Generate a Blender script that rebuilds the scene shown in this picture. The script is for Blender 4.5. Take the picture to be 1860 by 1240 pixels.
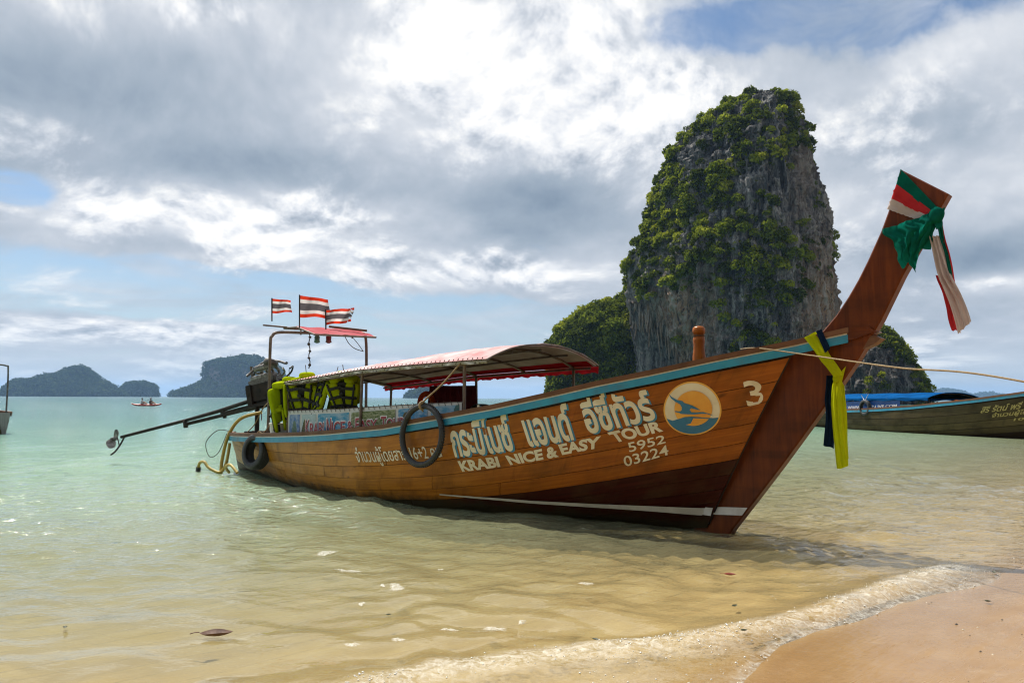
import bpy, math, random
import numpy as np
from mathutils import Vector, Matrix, Euler

random.seed(7); rng = np.random.default_rng(11)
for o in list(bpy.data.objects): bpy.data.objects.remove(o)
SC = bpy.context.scene
COL = SC.collection
R_ = math.radians

# ---------------------------------------------------------------- camera
EYE = 1.40
PITCH = math.atan(103/1447.0); ROLL = -math.atan(8/1700.0)
_f = np.array([0, math.cos(PITCH), math.sin(PITCH)]); _r = np.array([1., 0, 0]); _u = np.cross(_r, _f)
_c, _s = math.cos(ROLL), math.sin(ROLL)
CAM_R = _c*_r - _s*_u; CAM_U = _s*_r + _c*_u; CAM_F = _f
cam = bpy.data.cameras.new('camera'); cam.sensor_width = 36.0; cam.lens = 1447.0/1860*36
cam.clip_start = 0.05; cam.clip_end = 40000
camo = bpy.data.objects.new('camera', cam); COL.objects.link(camo)
M = Matrix((tuple(CAM_R)+(0,), tuple(CAM_U)+(0,), tuple(-CAM_F)+(EYE*0,), (0, 0, 0, 1)))
rot = Matrix([[CAM_R[i], CAM_U[i], -CAM_F[i]] for i in range(3)]).to_4x4()
camo.matrix_world = Matrix.Translation((0, 0, EYE)) @ rot
SC.camera = camo
EYEP = np.array([0, 0, EYE])
def ray(px, py):                       # line of sight used while measuring the photograph
    d = CAM_F + CAM_R*((px-930)/1447.0) + CAM_U*((620-py)/1447.0)
    return d/np.linalg.norm(d)
def at_z(px, py, z=0.0):
    d = ray(px, py); return EYEP + d*((z-EYE)/d[2])
def at_y(px, py, Y):
    d = ray(px, py); return EYEP + d*(Y/d[1])
def project(P):
    v = np.asarray(P, float)-EYEP; w = v@CAM_F
    return np.stack([930+1447*(v@CAM_R)/w, 620-1447*(v@CAM_U)/w], -1)

# ---------------------------------------------------------------- exposure, sun
SC.view_settings.view_transform = 'Standard'; SC.view_settings.look = 'None'
SC.view_settings.exposure = 0.27; SC.view_settings.gamma = 1.0
SC.view_settings.use_curve_mapping = False
SC.render.engine = 'CYCLES'
SC.cycles.use_denoising = True
SC.cycles.use_adaptive_sampling = True; SC.cycles.adaptive_threshold = 0.012; SC.cycles.adaptive_min_samples = 28
SC.cycles.max_bounces = 10; SC.cycles.transparent_max_bounces = 16
SC.cycles.sample_clamp_indirect = 6.0; SC.cycles.sample_clamp_direct = 0.0
SC.cycles.pixel_filter_type = 'BLACKMAN_HARRIS'; SC.cycles.filter_width = 1.15
SC.cycles.caustics_reflective = False; SC.cycles.caustics_refractive = False

SUN_EL = R_(56); SUN_AZ = R_(-36)      # azimuth from +Y (view direction), negative = to the left
sd = Vector((math.sin(SUN_AZ)*math.cos(SUN_EL), math.cos(SUN_AZ)*math.cos(SUN_EL), math.sin(SUN_EL)))
sl = bpy.data.lights.new('sun', 'SUN'); sl.energy = 5.0; sl.angle = R_(0.6); sl.color = (1.0, 0.95, 0.86)
so = bpy.data.objects.new('sun', sl); COL.objects.link(so)
so.rotation_euler = (-sd).to_track_quat('-Z', 'Y').to_euler()

# ---------------------------------------------------------------- node helper
class NT:
    def __init__(s, tree): s.t = tree; s.n = tree.nodes; s.l = tree.links
    def new(s, typ, **kw):
        n = s.n.new(typ)
        for k, v in kw.items(): setattr(n, k, v)
        return n
    def put(s, sock, v):
        if hasattr(v, 'is_output'): s.l.new(v, sock)
        elif v is not None: sock.default_value = v
    def m(s, op, a, b=None, c=None, clamp=False):
        n = s.new('ShaderNodeMath', operation=op, use_clamp=clamp)
        s.put(n.inputs[0], a)
        if b is not None: s.put(n.inputs[1], b)
        if c is not None: s.put(n.inputs[2], c)
        return n.outputs[0]
    def v(s, op, a, b=None, scale=None):
        n = s.new('ShaderNodeVectorMath', operation=op)
        s.put(n.inputs[0], a)
        if b is not None: s.put(n.inputs[1], b)
        if scale is not None: s.put(n.inputs['Scale'], scale)
        return n.outputs[0]
    def xyz(s, x, y, z):
        n = s.new('ShaderNodeCombineXYZ'); s.put(n.inputs[0], x); s.put(n.inputs[1], y); s.put(n.inputs[2], z)
        return n.outputs[0]
    def noise(s, vec, scale, detail=6, rough=0.55, dist=0.0, typ='FBM', lac=2.0, out=0):
        n = s.new('ShaderNodeTexNoise'); n.noise_type = typ
        s.put(n.inputs['Vector'], vec); s.put(n.inputs['Scale'], scale); s.put(n.inputs['Detail'], detail)
        s.put(n.inputs['Roughness'], rough); s.put(n.inputs['Distortion'], dist); s.put(n.inputs['Lacunarity'], lac)
        return n.outputs[out]
    def ramp(s, fac, stops, interp='LINEAR'):
        n = s.new('ShaderNodeValToRGB'); n.color_ramp.interpolation = interp
        e = n.color_ramp.elements
        while len(e) > 1: e.remove(e[-1])
        for i, (p, c) in enumerate(stops):
            k = e[0] if i == 0 else e.new(p)
            k.position = p; k.color = c if len(c) == 4 else tuple(c)+(1,)
        s.put(n.inputs[0], fac); return n.outputs[0]
    def mr(s, val, a, b, c=0.0, d=1.0, smooth=False):
        n = s.new('ShaderNodeMapRange'); n.interpolation_type = 'SMOOTHSTEP' if smooth else 'LINEAR'
        n.clamp = True
        for i, x in enumerate((val, a, b, c, d)): s.put(n.inputs[i], x)
        return n.outputs[0]
    def mix(s, f, a, b, blend='MIX'):
        n = s.new('ShaderNodeMix', data_type='RGBA', blend_type=blend)
        ins = [i for i in n.inputs if i.enabled]
        s.put(n.inputs[0], f)
        for sock, v in ((n.inputs[6], a), (n.inputs[7], b)):
            if isinstance(v, (tuple, list)) and len(v) == 3: v = tuple(v)+(1,)
            s.put(sock, v)
        return n.outputs[2]
    def bump(s, h, strength=0.3, dist=0.02, normal=None):
        n = s.new('ShaderNodeBump'); s.put(n.inputs['Height'], h)
        s.put(n.inputs['Strength'], strength); s.put(n.inputs['Distance'], dist)
        if normal is not None: s.put(n.inputs['Normal'], normal)
        return n.outputs[0]

# ---------------------------------------------------------------- world: Nishita sky under broken cloud
W = bpy.data.worlds.new('World'); SC.world = W; W.use_nodes = True
W.node_tree.nodes.clear()
w = NT(W.node_tree)
sky = w.new('ShaderNodeTexSky', sky_type='NISHITA'); sky.sun_disc = False
sky.sun_elevation = SUN_EL; sky.sun_rotation = SUN_AZ; sky.altitude = 0; sky.air_density = 1.0; sky.dust_density = 1.2
tc = w.new('ShaderNodeTexCoord'); dirv = w.v('NORMALIZE', tc.outputs['Generated'])
sp = w.new('ShaderNodeSeparateXYZ'); w.l.new(dirv, sp.inputs[0])
dx, dy, dz = sp.outputs
dzp = w.m('MAXIMUM', dz, 0.0)
az = w.m('ARCTAN2', dx, dy); el = w.m('ARCSINE', dzp)
def angles(px, py):
    d = ray(px, py); return math.atan2(d[0], d[1]), math.asin(d[2])
azel = w.xyz(az, el, 0.0)
def blobs(lst):
    acc = 0.0
    for (px, py, rx, ry, amp) in lst:       # cloud masses placed where the photograph has them, in sky angles
        a0, e0 = angles(px, py); ra = rx/1447.0; re = ry/1447.0
        n = w.new('ShaderNodeVectorMath', operation='MULTIPLY_ADD'); w.l.new(azel, n.inputs[0])
        n.inputs[1].default_value = (1/ra, 1/re, 0); n.inputs[2].default_value = (-a0/ra, -e0/re, 0)
        d = w.new('ShaderNodeVectorMath', operation='DOT_PRODUCT'); w.l.new(n.outputs[0], d.inputs[0]); w.l.new(n.outputs[0], d.inputs[1])
        acc = w.m('MULTIPLY_ADD', w.m('POWER', math.exp(-1), d.outputs['Value']), amp, acc)
    return acc
zz = w.m('DIVIDE', w.m('MULTIPLY', dzp, 1.42), w.m('ADD', dzp, 0.28))
def cloud_vec(off=(0, 0, 0)):
    base = w.xyz(w.m('ADD', dx, off[0]), w.m('ADD', dy, off[1]), w.m('ADD', zz, off[2]))
    wp = w.noise(base, 3.1, 1, 0.5, out=1)
    wp = w.v('SCALE', w.v('SUBTRACT', wp, (0.5, 0.5, 0.5)), scale=0.20)
    return w.v('ADD', base, wp)
cover_bias = blobs([(1470, 25, 360, 56, -.26), (1250, 75, 130, 60, -.12), (1640, 60, 160, 60, -.12), (30, 345, 75, 30, -.40), (250, 345, 90, 16, -.16),
    (260, 515, 260, 36, -.40), (470, 520, 150, 24, -.28), (430, 556, 260, 24, -.32), (800, 590, 330, 45, -.30), (980, 450, 60, 20, -.15),
    (110, 510, 90, 28, .34), (100, 600, 420, 24, .20), (440, 560, 60, 14, .22), (950, 500, 330, 30, .20), (250, 390, 260, 60, .22),
    (540, 410, 170, 70, .2), (150, 110, 480, 160, .26), (800, 150, 480, 200, .26), (1120, 300, 240, 200, .22), (1700, 330, 260, 260, .25),
    (1760, 600, 200, 90, .10)])
grey_bias = blobs([(110, 150, 330, 75, .26), (330, 105, 130, 70, .10), (640, 60, 90, 60, .05), (700, 335, 330, 48, .28), (950, 400, 220, 60, .36), (460, 300, 200, 40, .16),
    (1010, 350, 130, 60, .14), (1770, 470, 120, 40, .38), (1800, 570, 120, 24, .22), (1640, 430, 150, 60, .12), (1740, 215, 110, 60, .22), (300, 440, 140, 16, .18),
    (100, 545, 60, 10, .14), (780, 80, 230, 150, -.22), (1090, 120, 170, 130, -.24), (1000, 220, 130, 60, -.1), (230, 385, 230, 44, -.30), (520, 405, 120, 60, -.30),
    (60, 260, 140, 40, -.16), (330, 20, 90, 40, -.3), (80, 505, 110, 24, -.2), (880, 490, 280, 24, -.28), (1560, 150, 170, 60, -.12), (1800, 515, 100, 16, -.3), (90, 600, 420, 20, -.1), (1360, 300, 200, 160, -.1)])
cum_bias = blobs([(1085, 95, 150, 120, .16), (1010, 60, 60, 60, .06), (1240, 140, 110, 60, .07), (800, 80, 170, 120, .14), (1000, 235, 150, 60, .10), (1350, 240, 200, 140, .05), (230, 380, 230, 52, .17), (520, 395, 120, 60, .15), (330, 15, 80, 34, .12),
    (70, 508, 130, 30, .19), (440, 562, 70, 16, .12), (900, 492, 290, 30, .16), (80, 600, 420, 22, .15), (640, 300, 120, 30, .04), (60, 255, 150, 40, .07), (1800, 515, 120, 18, .15), (1640, 210, 120, 90, .04), (1700, 640, 160, 30, .08), (1000, 610, 100, 20, .10),
    (150, 130, 330, 80, -.12), (800, 345, 330, 34, -.10), (950, 410, 200, 36, -.14), (1500, 30, 340, 60, -.20), (260, 520, 230, 16, -.10), (760, 585, 300, 40, -.12), (1780, 465, 120, 30, -.14), (30, 345, 60, 22, -.25)])
def density(vec):
    big = w.noise(vec, 2.6, 2, 0.5)
    med = w.noise(vec, 8.0, 7, 0.66)
    vn = w.new('ShaderNodeTexVoronoi', feature='F1', distance='EUCLIDEAN', normalize=True)
    w.put(vn.inputs['Vector'], vec); vn.inputs['Scale'].default_value = 8.0
    vn.inputs['Detail'].default_value = 2.0; vn.inputs['Roughness'].default_value = 0.58; vn.inputs['Lacunarity'].default_value = 2.2
    puff = w.m('SUBTRACT', 1.0, vn.outputs['Distance'])
    return w.m('ADD', w.m('MULTIPLY', big, 0.40), w.m('ADD', w.m('MULTIPLY', med, 0.36), w.m('MULTIPLY', puff, 0.36)))
d0 = density(cloud_vec())
d1 = density(cloud_vec((-0.004, 0.002, 0.022)))           # a step towards the sun: relief of the billows
relief = w.m('SUBTRACT', d0, d1)
# soft grey sheet
cov = w.mr(w.m('ADD', d0, cover_bias), 0.50, 0.66, 0, 1, True)
wisp = w.noise(w.xyz(dx, dy, w.m('MULTIPLY', zz, 2.4)), 5.0, 7, 0.62, 0.6)
cov = w.m('MAXIMUM', cov, w.mr(wisp, 0.40, 0.70, 0.0, 0.66, True))
soft = w.noise(cloud_vec((3.1, 1.7, 0.4)), 4.2, 6, 0.52)
g = w.m('ADD', w.m('MULTIPLY', w.m('SUBTRACT', soft, 0.5), 1.0), grey_bias)
g = w.m('SUBTRACT', g, w.m('MULTIPLY', relief, 1.2))
g = w.m('ADD', g, 0.44)
cloud = w.ramp(g, [(0.0, (.84, .845, .85)), (0.2, (.66, .68, .715)), (0.42, (.475, .515, .575)), (0.66, (.335, .39, .46)), (0.88, (.235, .295, .37)), (1.0, (.18, .235, .31))])
# crisp cumulus in front of it, lit from above and behind
cc = w.mr(w.m('ADD', d0, cum_bias), 0.640, 0.780, 0, 1, True)
lit = w.m('ADD', w.m('MULTIPLY', relief, 9.0), 0.43)
lit = w.m('SUBTRACT', lit, w.m('MULTIPLY', grey_bias, 0.9))
cumc = w.ramp(lit, [(0.0, (.32, .37, .44)), (0.3, (.52, .555, .61)), (0.55, (.72, .735, .765)), (0.8, (.86, .855, .845)), (1.0, (.95, .935, .905))])
cloud = w.mix(cc, cloud, cumc); cov = w.m('MAXIMUM', cov, cc)
skyc = w.mix(1.0, sky.outputs[0], (0.66, 0.78, 0.88, 1), 'MULTIPLY')
hz = w.mr(el, 0.0, 0.20, 0.62, 0.0, True)                  # thin milky veil low over the sea
skyc = w.mix(hz, skyc, (5.4, 6.3, 7.0, 1))
cl10 = w.mix(1.0, cloud, (10, 10, 10, 1), 'MULTIPLY')
mixn = w.mix(cov, skyc, cl10)
lowf = w.mr(el, 0.0, 0.09, 0.62, 0.0, True)
mixn = w.mix(lowf, mixn, (5.6, 6.3, 6.8, 1))
bg = w.new('ShaderNodeBackground'); w.l.new(mixn, bg.inputs[0]); bg.inputs[1].default_value = 0.1
wo = w.new('ShaderNodeOutputWorld'); w.l.new(bg.outputs[0], wo.inputs[0])
W.cycles.sampling_method = 'MANUAL'; W.cycles.sample_map_resolution = 1024

# ================================================================ mesh helpers
ORG = {}
def tag(o, label=None, cat=None, group=None, kind=None):
    if label: o['label'] = label
    if cat: o['category'] = cat
    if group: o['group'] = group
    if kind: o['kind'] = kind
    return o
def thing(name, base, label, cat, group=None):
    o = bpy.data.objects.new(name, None); COL.objects.link(o); o.location = tuple(base); o.empty_display_size = .2
    ORG[o.name] = np.array(base, float); return tag(o, label, cat, group)
def mesh_data(name, V, F, mats, smooth=True, uv=None, fm=None, attrs=None):
    me = bpy.data.meshes.new(name)
    V = np.asarray(V, np.float32)
    if isinstance(F, np.ndarray):
        nf, k = F.shape
        me.vertices.add(len(V)); me.vertices.foreach_set('co', V.ravel())
        me.loops.add(nf*k); me.loops.foreach_set('vertex_index', F.astype(np.int32).ravel())
        me.polygons.add(nf); me.polygons.foreach_set('loop_start', np.arange(0, nf*k, k, dtype=np.int32))
    else:
        me.from_pydata(V.tolist(), [], F)
    me.update(calc_edges=True)
    me.polygons.foreach_set('use_smooth', np.full(len(me.polygons), bool(smooth)))
    if uv is not None:
        l = me.uv_layers.new(name='UVMap'); li = np.empty(len(me.loops), np.int32); me.loops.foreach_get('vertex_index', li)
        l.data.foreach_set('uv', np.asarray(uv, np.float32)[li].ravel())
    for k, a in (attrs or {}).items():
        at = me.attributes.new(k, 'FLOAT', 'POINT'); at.data.foreach_set('value', np.asarray(a, np.float32))
    for m in (mats if isinstance(mats, (list, tuple)) else [mats]): me.materials.append(m)
    if fm is not None: me.polygons.foreach_set('material_index', np.asarray(fm, np.int32))
    me.validate(); me.update(); return me
def obj(name, geo, mat, parent=None, smooth=True, uv=None, fm=None, attrs=None, base=None, autosmooth=None):
    """geo = (V, F) in WORLD metres; linked as one mesh object, child of parent when given"""
    V, F = geo; V = np.asarray(V, float)
    if parent is not None: org = ORG[parent.name]
    else: org = np.array(base if base is not None else (V[:, 0].mean(), V[:, 1].mean(), V[:, 2].min()), float)
    me = mesh_data(name, V-org, F, mat, smooth, uv, fm, attrs)
    o = bpy.data.objects.new(name, me); COL.objects.link(o)
    if parent is not None: o.parent = parent
    else: o.location = tuple(org)
    ORG[o.name] = org
    if autosmooth:
        me.set_sharp_from_angle(angle=R_(autosmooth))
    return o
def join(*geos):
    Vs, Fs, n = [], [], 0
    for V, F in geos:
        Vs.append(np.asarray(V, float)); Fs += [tuple(int(i)+n for i in f) for f in F]; n += len(V)
    return np.concatenate(Vs), Fs
def grid_faces(nu, nv, cu=False, cv=False):
    F = []
    for i in range(nu if cu else nu-1):
        for j in range(nv if cv else nv-1):
            a = i*nv+j; b = ((i+1) % nu)*nv+j; c = ((i+1) % nu)*nv+(j+1) % nv; d = i*nv+(j+1) % nv
            F.append((a, b, c, d))
    return F
def grid_faces_np(nu, nv, cu=False):
    i, j = np.meshgrid(np.arange(nu if cu else nu-1), np.arange(nv-1), indexing='ij')
    i = i.ravel(); j = j.ravel(); i2 = (i+1) % nu
    return np.stack([i*nv+j, i2*nv+j, i2*nv+j+1, i*nv+j+1], 1)
def box(c, size, rot=None):
    h = np.array(size)/2.0
    V = np.array([[x, y, z] for x in (-1, 1) for y in (-1, 1) for z in (-1, 1)], float)*h
    if rot is not None: V = V@np.array(rot).T
    F = [(0, 1, 3, 2), (4, 6, 7, 5), (0, 4, 5, 1), (2, 3, 7, 6), (0, 2, 6, 4), (1, 5, 7, 3)]
    return V+np.array(c, float), F
def rotm(rx=0, ry=0, rz=0):
    return np.array(Euler((R_(rx), R_(ry), R_(rz))).to_matrix())
def frames(P):
    P = np.asarray(P, float); T = np.gradient(P, axis=0); T /= np.linalg.norm(T, axis=1)[:, None]+1e-12
    n = np.cross(T[0], [0, 0, 1.]); 
    if np.linalg.norm(n) < 1e-3: n = np.cross(T[0], [0, 1., 0])
    n /= np.linalg.norm(n); N = [n]
    for i in range(1, len(P)):
        n = N[-1]-T[i]*(N[-1]@T[i]); n /= np.linalg.norm(n)+1e-12; N.append(n)
    N = np.array(N); return T, N, np.cross(T, N)
def tube(P, r, k=8, cap=True, closed=False):
    P = np.asarray(P, float); n = len(P); r = np.full(n, r) if np.isscalar(r) else np.asarray(r, float)
    T, N, B = frames(P)
    a = np.arange(k)*2*math.pi/k
    V = (P[:, None]+r[:, None, None]*(np.cos(a)[None, :, None]*N[:, None]+np.sin(a)[None, :, None]*B[:, None])).reshape(-1, 3)
    F = grid_faces(n, k, closed, True)
    if cap and not closed: F += [tuple(range(k))[::-1], tuple((n-1)*k+i for i in range(k))]
    return V, F
def ribbon_bar(P, side, up, w, h):
    """rectangular bar swept along P; side/up are per-point unit vectors"""
    P = np.asarray(P, float); n = len(P); side = np.broadcast_to(side, P.shape); up = np.broadcast_to(up, P.shape)
    c = [(-w/2, -h/2), (w/2, -h/2), (w/2, h/2), (-w/2, h/2)]
    V = np.stack([P+a*side+b*up for a, b in c], 1).reshape(-1, 3)
    return V, grid_faces(n, 4, False, True)+[(3, 2, 1, 0), tuple((n-1)*4+i for i in range(4))]
def smooth_path(P, n):
    P = np.asarray(P, float); m = len(P); t = np.linspace(0, m-1, n); out = []
    for x in t:
        i = min(int(x), m-2); f = x-i
        p0, p1, p2, p3 = P[max(i-1, 0)], P[i], P[i+1], P[min(i+2, m-1)]
        out.append(0.5*((2*p1)+(-p0+p2)*f+(2*p0-5*p1+4*p2-p3)*f*f+(-p0+3*p1-3*p2+p3)*f**3))
    return np.array(out)
def sq(c, size, e1=0.5, e2=0.5, rot=None, nu=14, nv=20):
    """superquadric pillow"""
    u = np.linspace(-math.pi/2, math.pi/2, nu); v = np.linspace(-math.pi, math.pi, nv, endpoint=False)
    f = lambda x, e: np.sign(x)*np.abs(x)**e
    X = f(np.cos(u), e1)[:, None]*f(np.cos(v), e2)[None]; Y = f(np.cos(u), e1)[:, None]*f(np.sin(v), e2)[None]
    Z = np.repeat(f(np.sin(u), e1)[:, None], nv, 1)
    V = np.stack([X, Y, Z], -1).reshape(-1, 3)*np.array(size)/2
    if rot is not None: V = V@np.array(rot).T
    return V+np.array(c, float), grid_faces(nu, nv, False, True)
def lathe(prof, c=(0, 0, 0), rot=None, k=16):
    prof = np.array(prof, float); a = np.arange(k)*2*math.pi/k
    V = np.stack([prof[:, 0][:, None]*np.cos(a), prof[:, 0][:, None]*np.sin(a), np.repeat(prof[:, 1][:, None], k, 1)], -1).reshape(-1, 3)
    if rot is not None: V = V@np.array(rot).T
    return V+np.array(c, float), grid_faces(len(prof), k, False, True)+[tuple(range(k))[::-1], tuple((len(prof)-1)*k+i for i in range(k))]
def prism(poly, t0, t1, fn):
    """polygon (a,b) pairs extruded from t0 to t1; fn(a,b,t)->xyz"""
    n = len(poly); V = [fn(a, b, t0) for a, b in poly]+[fn(a, b, t1) for a, b in poly]
    F = [tuple(range(n))[::-1], tuple(n+i for i in range(n))]+[(i, (i+1) % n, n+(i+1) % n, n+i) for i in range(n)]
    return np.array(V, float), F
def torus(R, r, c=(0, 0, 0), rot=None, nu=40, nv=14, prof=None):
    a = np.arange(nu)*2*math.pi/nu
    if prof is None:
        b = np.arange(nv)*2*math.pi/nv; prof = np.stack([R+r*np.cos(b), r*np.sin(b)], 1)
    prof = np.array(prof, float); nv = len(prof)
    V = np.stack([np.cos(a)[:, None]*prof[:, 0], np.sin(a)[:, None]*prof[:, 0], np.repeat(prof[:, 1][None], nu, 0)], -1).reshape(-1, 3)
    if rot is not None: V = V@np.array(rot).T
    return V+np.array(c, float), grid_faces(nu, nv, True, True)

# ---- numpy value noise
def _hash(ix, iy, iz, seed):
    h = (ix*374761393+iy*668265263+iz*2147483647+seed*1274126177) & 0xffffffff
    h = ((h ^ (h >> 13))*1274126177) & 0xffffffff
    h = ((h ^ (h >> 16))*2246822519) & 0xffffffff
    return ((h ^ (h >> 15)) & 0xffffff)/float(0xffffff)
def vnoise(P, seed=0):
    P = np.asarray(P, float); i = np.floor(P).astype(np.int64); f = P-i; f = f*f*(3-2*f); out = 0
    for a in (0, 1):
        for b in (0, 1):
            for c in (0, 1):
                wgt = (f[..., 0] if a else 1-f[..., 0])*(f[..., 1] if b else 1-f[..., 1])*(f[..., 2] if c else 1-f[..., 2])
                out = out+wgt*_hash(i[..., 0]+a, i[..., 1]+b, i[..., 2]+c, seed)
    return out
def fbm(P, oct=4, seed=0, gain=.5):
    P = np.asarray(P, float); s = 0; a = 1.; t = 0
    for k in range(oct): s = s+a*vnoise(P*2.03**k+k*17.3, seed+k); t += a; a *= gain
    return s/t

# ================================================================ materials
def new_mat(name):
    m = bpy.data.materials.new(name); m.use_nodes = True; m.node_tree.nodes.clear()
    n = NT(m.node_tree); out = n.new('ShaderNodeOutputMaterial'); return m, n, out
def principled(n, out, **kw):
    p = n.new('ShaderNodeBsdfPrincipled')
    for k, v in kw.items():
        if isinstance(v, (tuple, list)) and len(v) == 3: v = tuple(v)+(1,)
        n.put(p.inputs[k], v)
    n.l.new(p.outputs[0], out.inputs[0]); return p
def C3(c): return tuple(c)+(1,) if len(c) == 3 else c
def pm(name, c1, c2=None, scale=8, rough=.6, metal=0., bump=.0, bscale=None, stretch=(1, 1, 1), coord='Object', contrast=(.35, .65), detail=5, spec=.5, dirt=None):
    """two-tone noise material: c1/c2 mixed by noise, optional bump and dark specks"""
    m, n, out = new_mat(name); t = n.new('ShaderNodeTexCoord')
    vec = n.v('MULTIPLY', t.outputs[coord], tuple(stretch))
    f = n.noise(vec, scale, detail, .6); col = n.mix(n.mr(f, *contrast), C3(c1), C3(c2 or c1))
    if dirt:
        d = n.mr(n.noise(vec, scale*.37, 6, .65), .52, .70); col = n.mix(n.m('MULTIPLY', d, dirt[1]), col, C3(dirt[0]))
    kw = {'Base Color': col, 'Roughness': n.mr(n.noise(vec, scale*1.7, 3), .3, .7, max(rough-.08, .03), min(rough+.1, 1)), 'Metallic': metal, 'Specular IOR Level': spec}
    if bump: kw['Normal'] = n.bump(n.noise(vec, bscale or scale*3, 4), bump, .02)
    principled(n, out, **kw); return m
def cloth(name, c1, c2=None, trans=.35, scale=6):
    m, n, out = new_mat(name); t = n.new('ShaderNodeTexCoord')
    f = n.noise(t.outputs['Object'], scale, 5, .6); col = n.mix(n.mr(f, .35, .68), C3(c1), C3(c2 or c1))
    d = n.new('ShaderNodeBsdfDiffuse'); n.l.new(col, d.inputs[0]); tr = n.new('ShaderNodeBsdfTranslucent'); n.l.new(col, tr.inputs[0])
    wv = n.noise(t.outputs['Object'], 260, 2); b = n.bump(wv, .15, .003); n.l.new(b, d.inputs['Normal'])
    mx = n.new('ShaderNodeMixShader'); mx.inputs[0].default_value = trans
    n.l.new(d.outputs[0], mx.inputs[1]); n.l.new(tr.outputs[0], mx.inputs[2]); n.l.new(mx.outputs[0], out.inputs[0]); return m
def wood(name, c1, c2, cd, rough=.38, rnd=.22, coat=.25, along=1.0, across=22., wear=.4, fore=None, slime=False):
    """planked wood: grain follows the UV length direction; every plank object gets its own tone"""
    m, n, out = new_mat(name); uv = n.new('ShaderNodeUVMap'); oi = n.new('ShaderNodeObjectInfo')
    off = n.m('MULTIPLY', oi.outputs['Random'], 37.0)
    s = n.new('ShaderNodeSeparateXYZ'); n.l.new(uv.outputs[0], s.inputs[0])
    g = n.xyz(n.m('MULTIPLY', s.outputs[0], along), n.m('MULTIPLY', s.outputs[1], across), off)
    f1 = n.noise(g, 1.6, 6, .62, .8); f2 = n.noise(n.xyz(s.outputs[0], s.outputs[1], off), 2.2, 5, .6)
    col = n.mix(n.mr(f1, .3, .7), C3(c1), C3(c2)); gp = n.new('ShaderNodeNewGeometry').outputs['Position']
    if fore:                                     # the timber runs redder towards the bow
        dp = n.new('ShaderNodeVectorMath', operation='DOT_PRODUCT'); n.l.new(n.v('SUBTRACT', gp, (2.3772, 8.6865, 0)), dp.inputs[0]); dp.inputs[1].default_value = (.7373, -.6756, 0)
        ff_ = n.m('ADD', dp.outputs['Value'], n.m('MULTIPLY', n.m('SUBTRACT', n.noise(gp, .8, 3), .5), 2.5)); col = n.mix(n.mr(ff_, -6.5, -.8, 0, 1, True), col, n.mix(n.mr(f1, .3, .7), C3(fore[0]), C3(fore[1])))
    col = n.mix(n.mr(f2, .47, .74, 0, wear), col, C3(cd))
    if slime:                                    # weed and scum left just above the water
        sz = n.new('ShaderNodeSeparateXYZ'); n.l.new(gp, sz.inputs[0]); lv = n.m('ADD', sz.outputs[2], n.m('MULTIPLY', n.m('SUBTRACT', n.noise(gp, 3.5, 6, .7), .5), .30))
        col = n.mix(n.mr(lv, .03, .16, .85, 0, True), col, (.035, .030, .014, 1))
    k = n.new('ShaderNodeTexVoronoi'); n.put(k.inputs['Vector'], n.xyz(n.m('MULTIPLY', s.outputs[0], .9), n.m('MULTIPLY', s.outputs[1], 2.2), off)); k.inputs['Scale'].default_value = 1.5
    col = n.mix(n.mr(k.outputs['Distance'], .02, .07, .75, 0), col, C3(tuple(x*.25 for x in cd)))
    stn = n.noise(n.xyz(n.m('MULTIPLY', s.outputs[0], 5.), n.m('MULTIPLY', s.outputs[1], .8), off), 1.4, 6, .65)
    col = n.mix(n.mr(stn, .56, .76, 0, wear*.9), col, C3(tuple(x*.6 for x in cd)))
    tone = n.m('ADD', n.m('MULTIPLY', oi.outputs['Random'], rnd*2), 1-rnd)
    col = n.mix(1.0, col, n.xyz(tone, tone, tone), 'MULTIPLY')
    b = n.bump(f1, .25, .006); b = n.bump(n.noise(g, 9, 3), .12, .003, b)
    principled(n, out, **{'Base Color': col, 'Roughness': n.mr(f2, .3, .7, rough-.08, rough+.16), 'Normal': b, 'Coat Weight': coat*.35, 'Coat Roughness': .15, 'Specular IOR Level': .14}); return m
MT = {}
MT['varnish'] = wood('varnished_wood', (.54, .235, .026), (.36, .135, .013), (.10, .038, .007), .36, .05, .3, wear=.8, fore=((.42, .125, .013), (.25, .062, .007)), slime=True)
MT['varnish_fore'] = wood('red_varnished_wood', (.42, .125, .013), (.25, .062, .007), (.065, .018, .005), .36, .13, .3, wear=.75)
MT['maroon'] = wood('maroon_stained_wood', (.062, .010, .005), (.028, .005, .003), (.075, .040, .015), .45, .12, .1, wear=.75, slime=True)
MT['stern_wood'] = wood('weathered_stern_wood', (.40, .26, .12), (.26, .15, .06), (.09, .06, .03), .55, .15, .05, wear=.6)
MT['prow'] = wood('prow_wood', (.18, .042, .008), (.088, .019, .005), (.027, .009, .004), .36, .04, .3, wear=.6)
MT['rail'] = wood('rail_wood', (.22, .105, .055), (.13, .062, .034), (.06, .035, .02), .5, .1, .1, wear=.5)
MT['deck'] = wood('deck_wood', (.20, .125, .075), (.12, .075, .05), (.05, .035, .03), .65, .2, 0, wear=.6)
MT['dark_in'] = pm('dark_seam', (.02, .012, .008), (.035, .02, .012), 6, .7)
MT['blue_paint'] = pm('blue_paint', (.022, .225, .36), (.03, .30, .44), 5, .42, dirt=((.12, .10, .08), .55), bump=.15)
MT['white_paint'] = pm('white_paint', (.74, .73, .68), (.60, .58, .52), 5, .45, dirt=((.28, .22, .15), .5), bump=.12)
MT['cream'] = pm('cream_lettering', (.80, .73, .55), (.70, .62, .44), 5, .5, dirt=((.38, .26, .13), .45))
MT['letter_blue'] = pm('blue_lettering', (.035, .20, .34), (.045, .26, .42), 6, .5)
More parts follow.
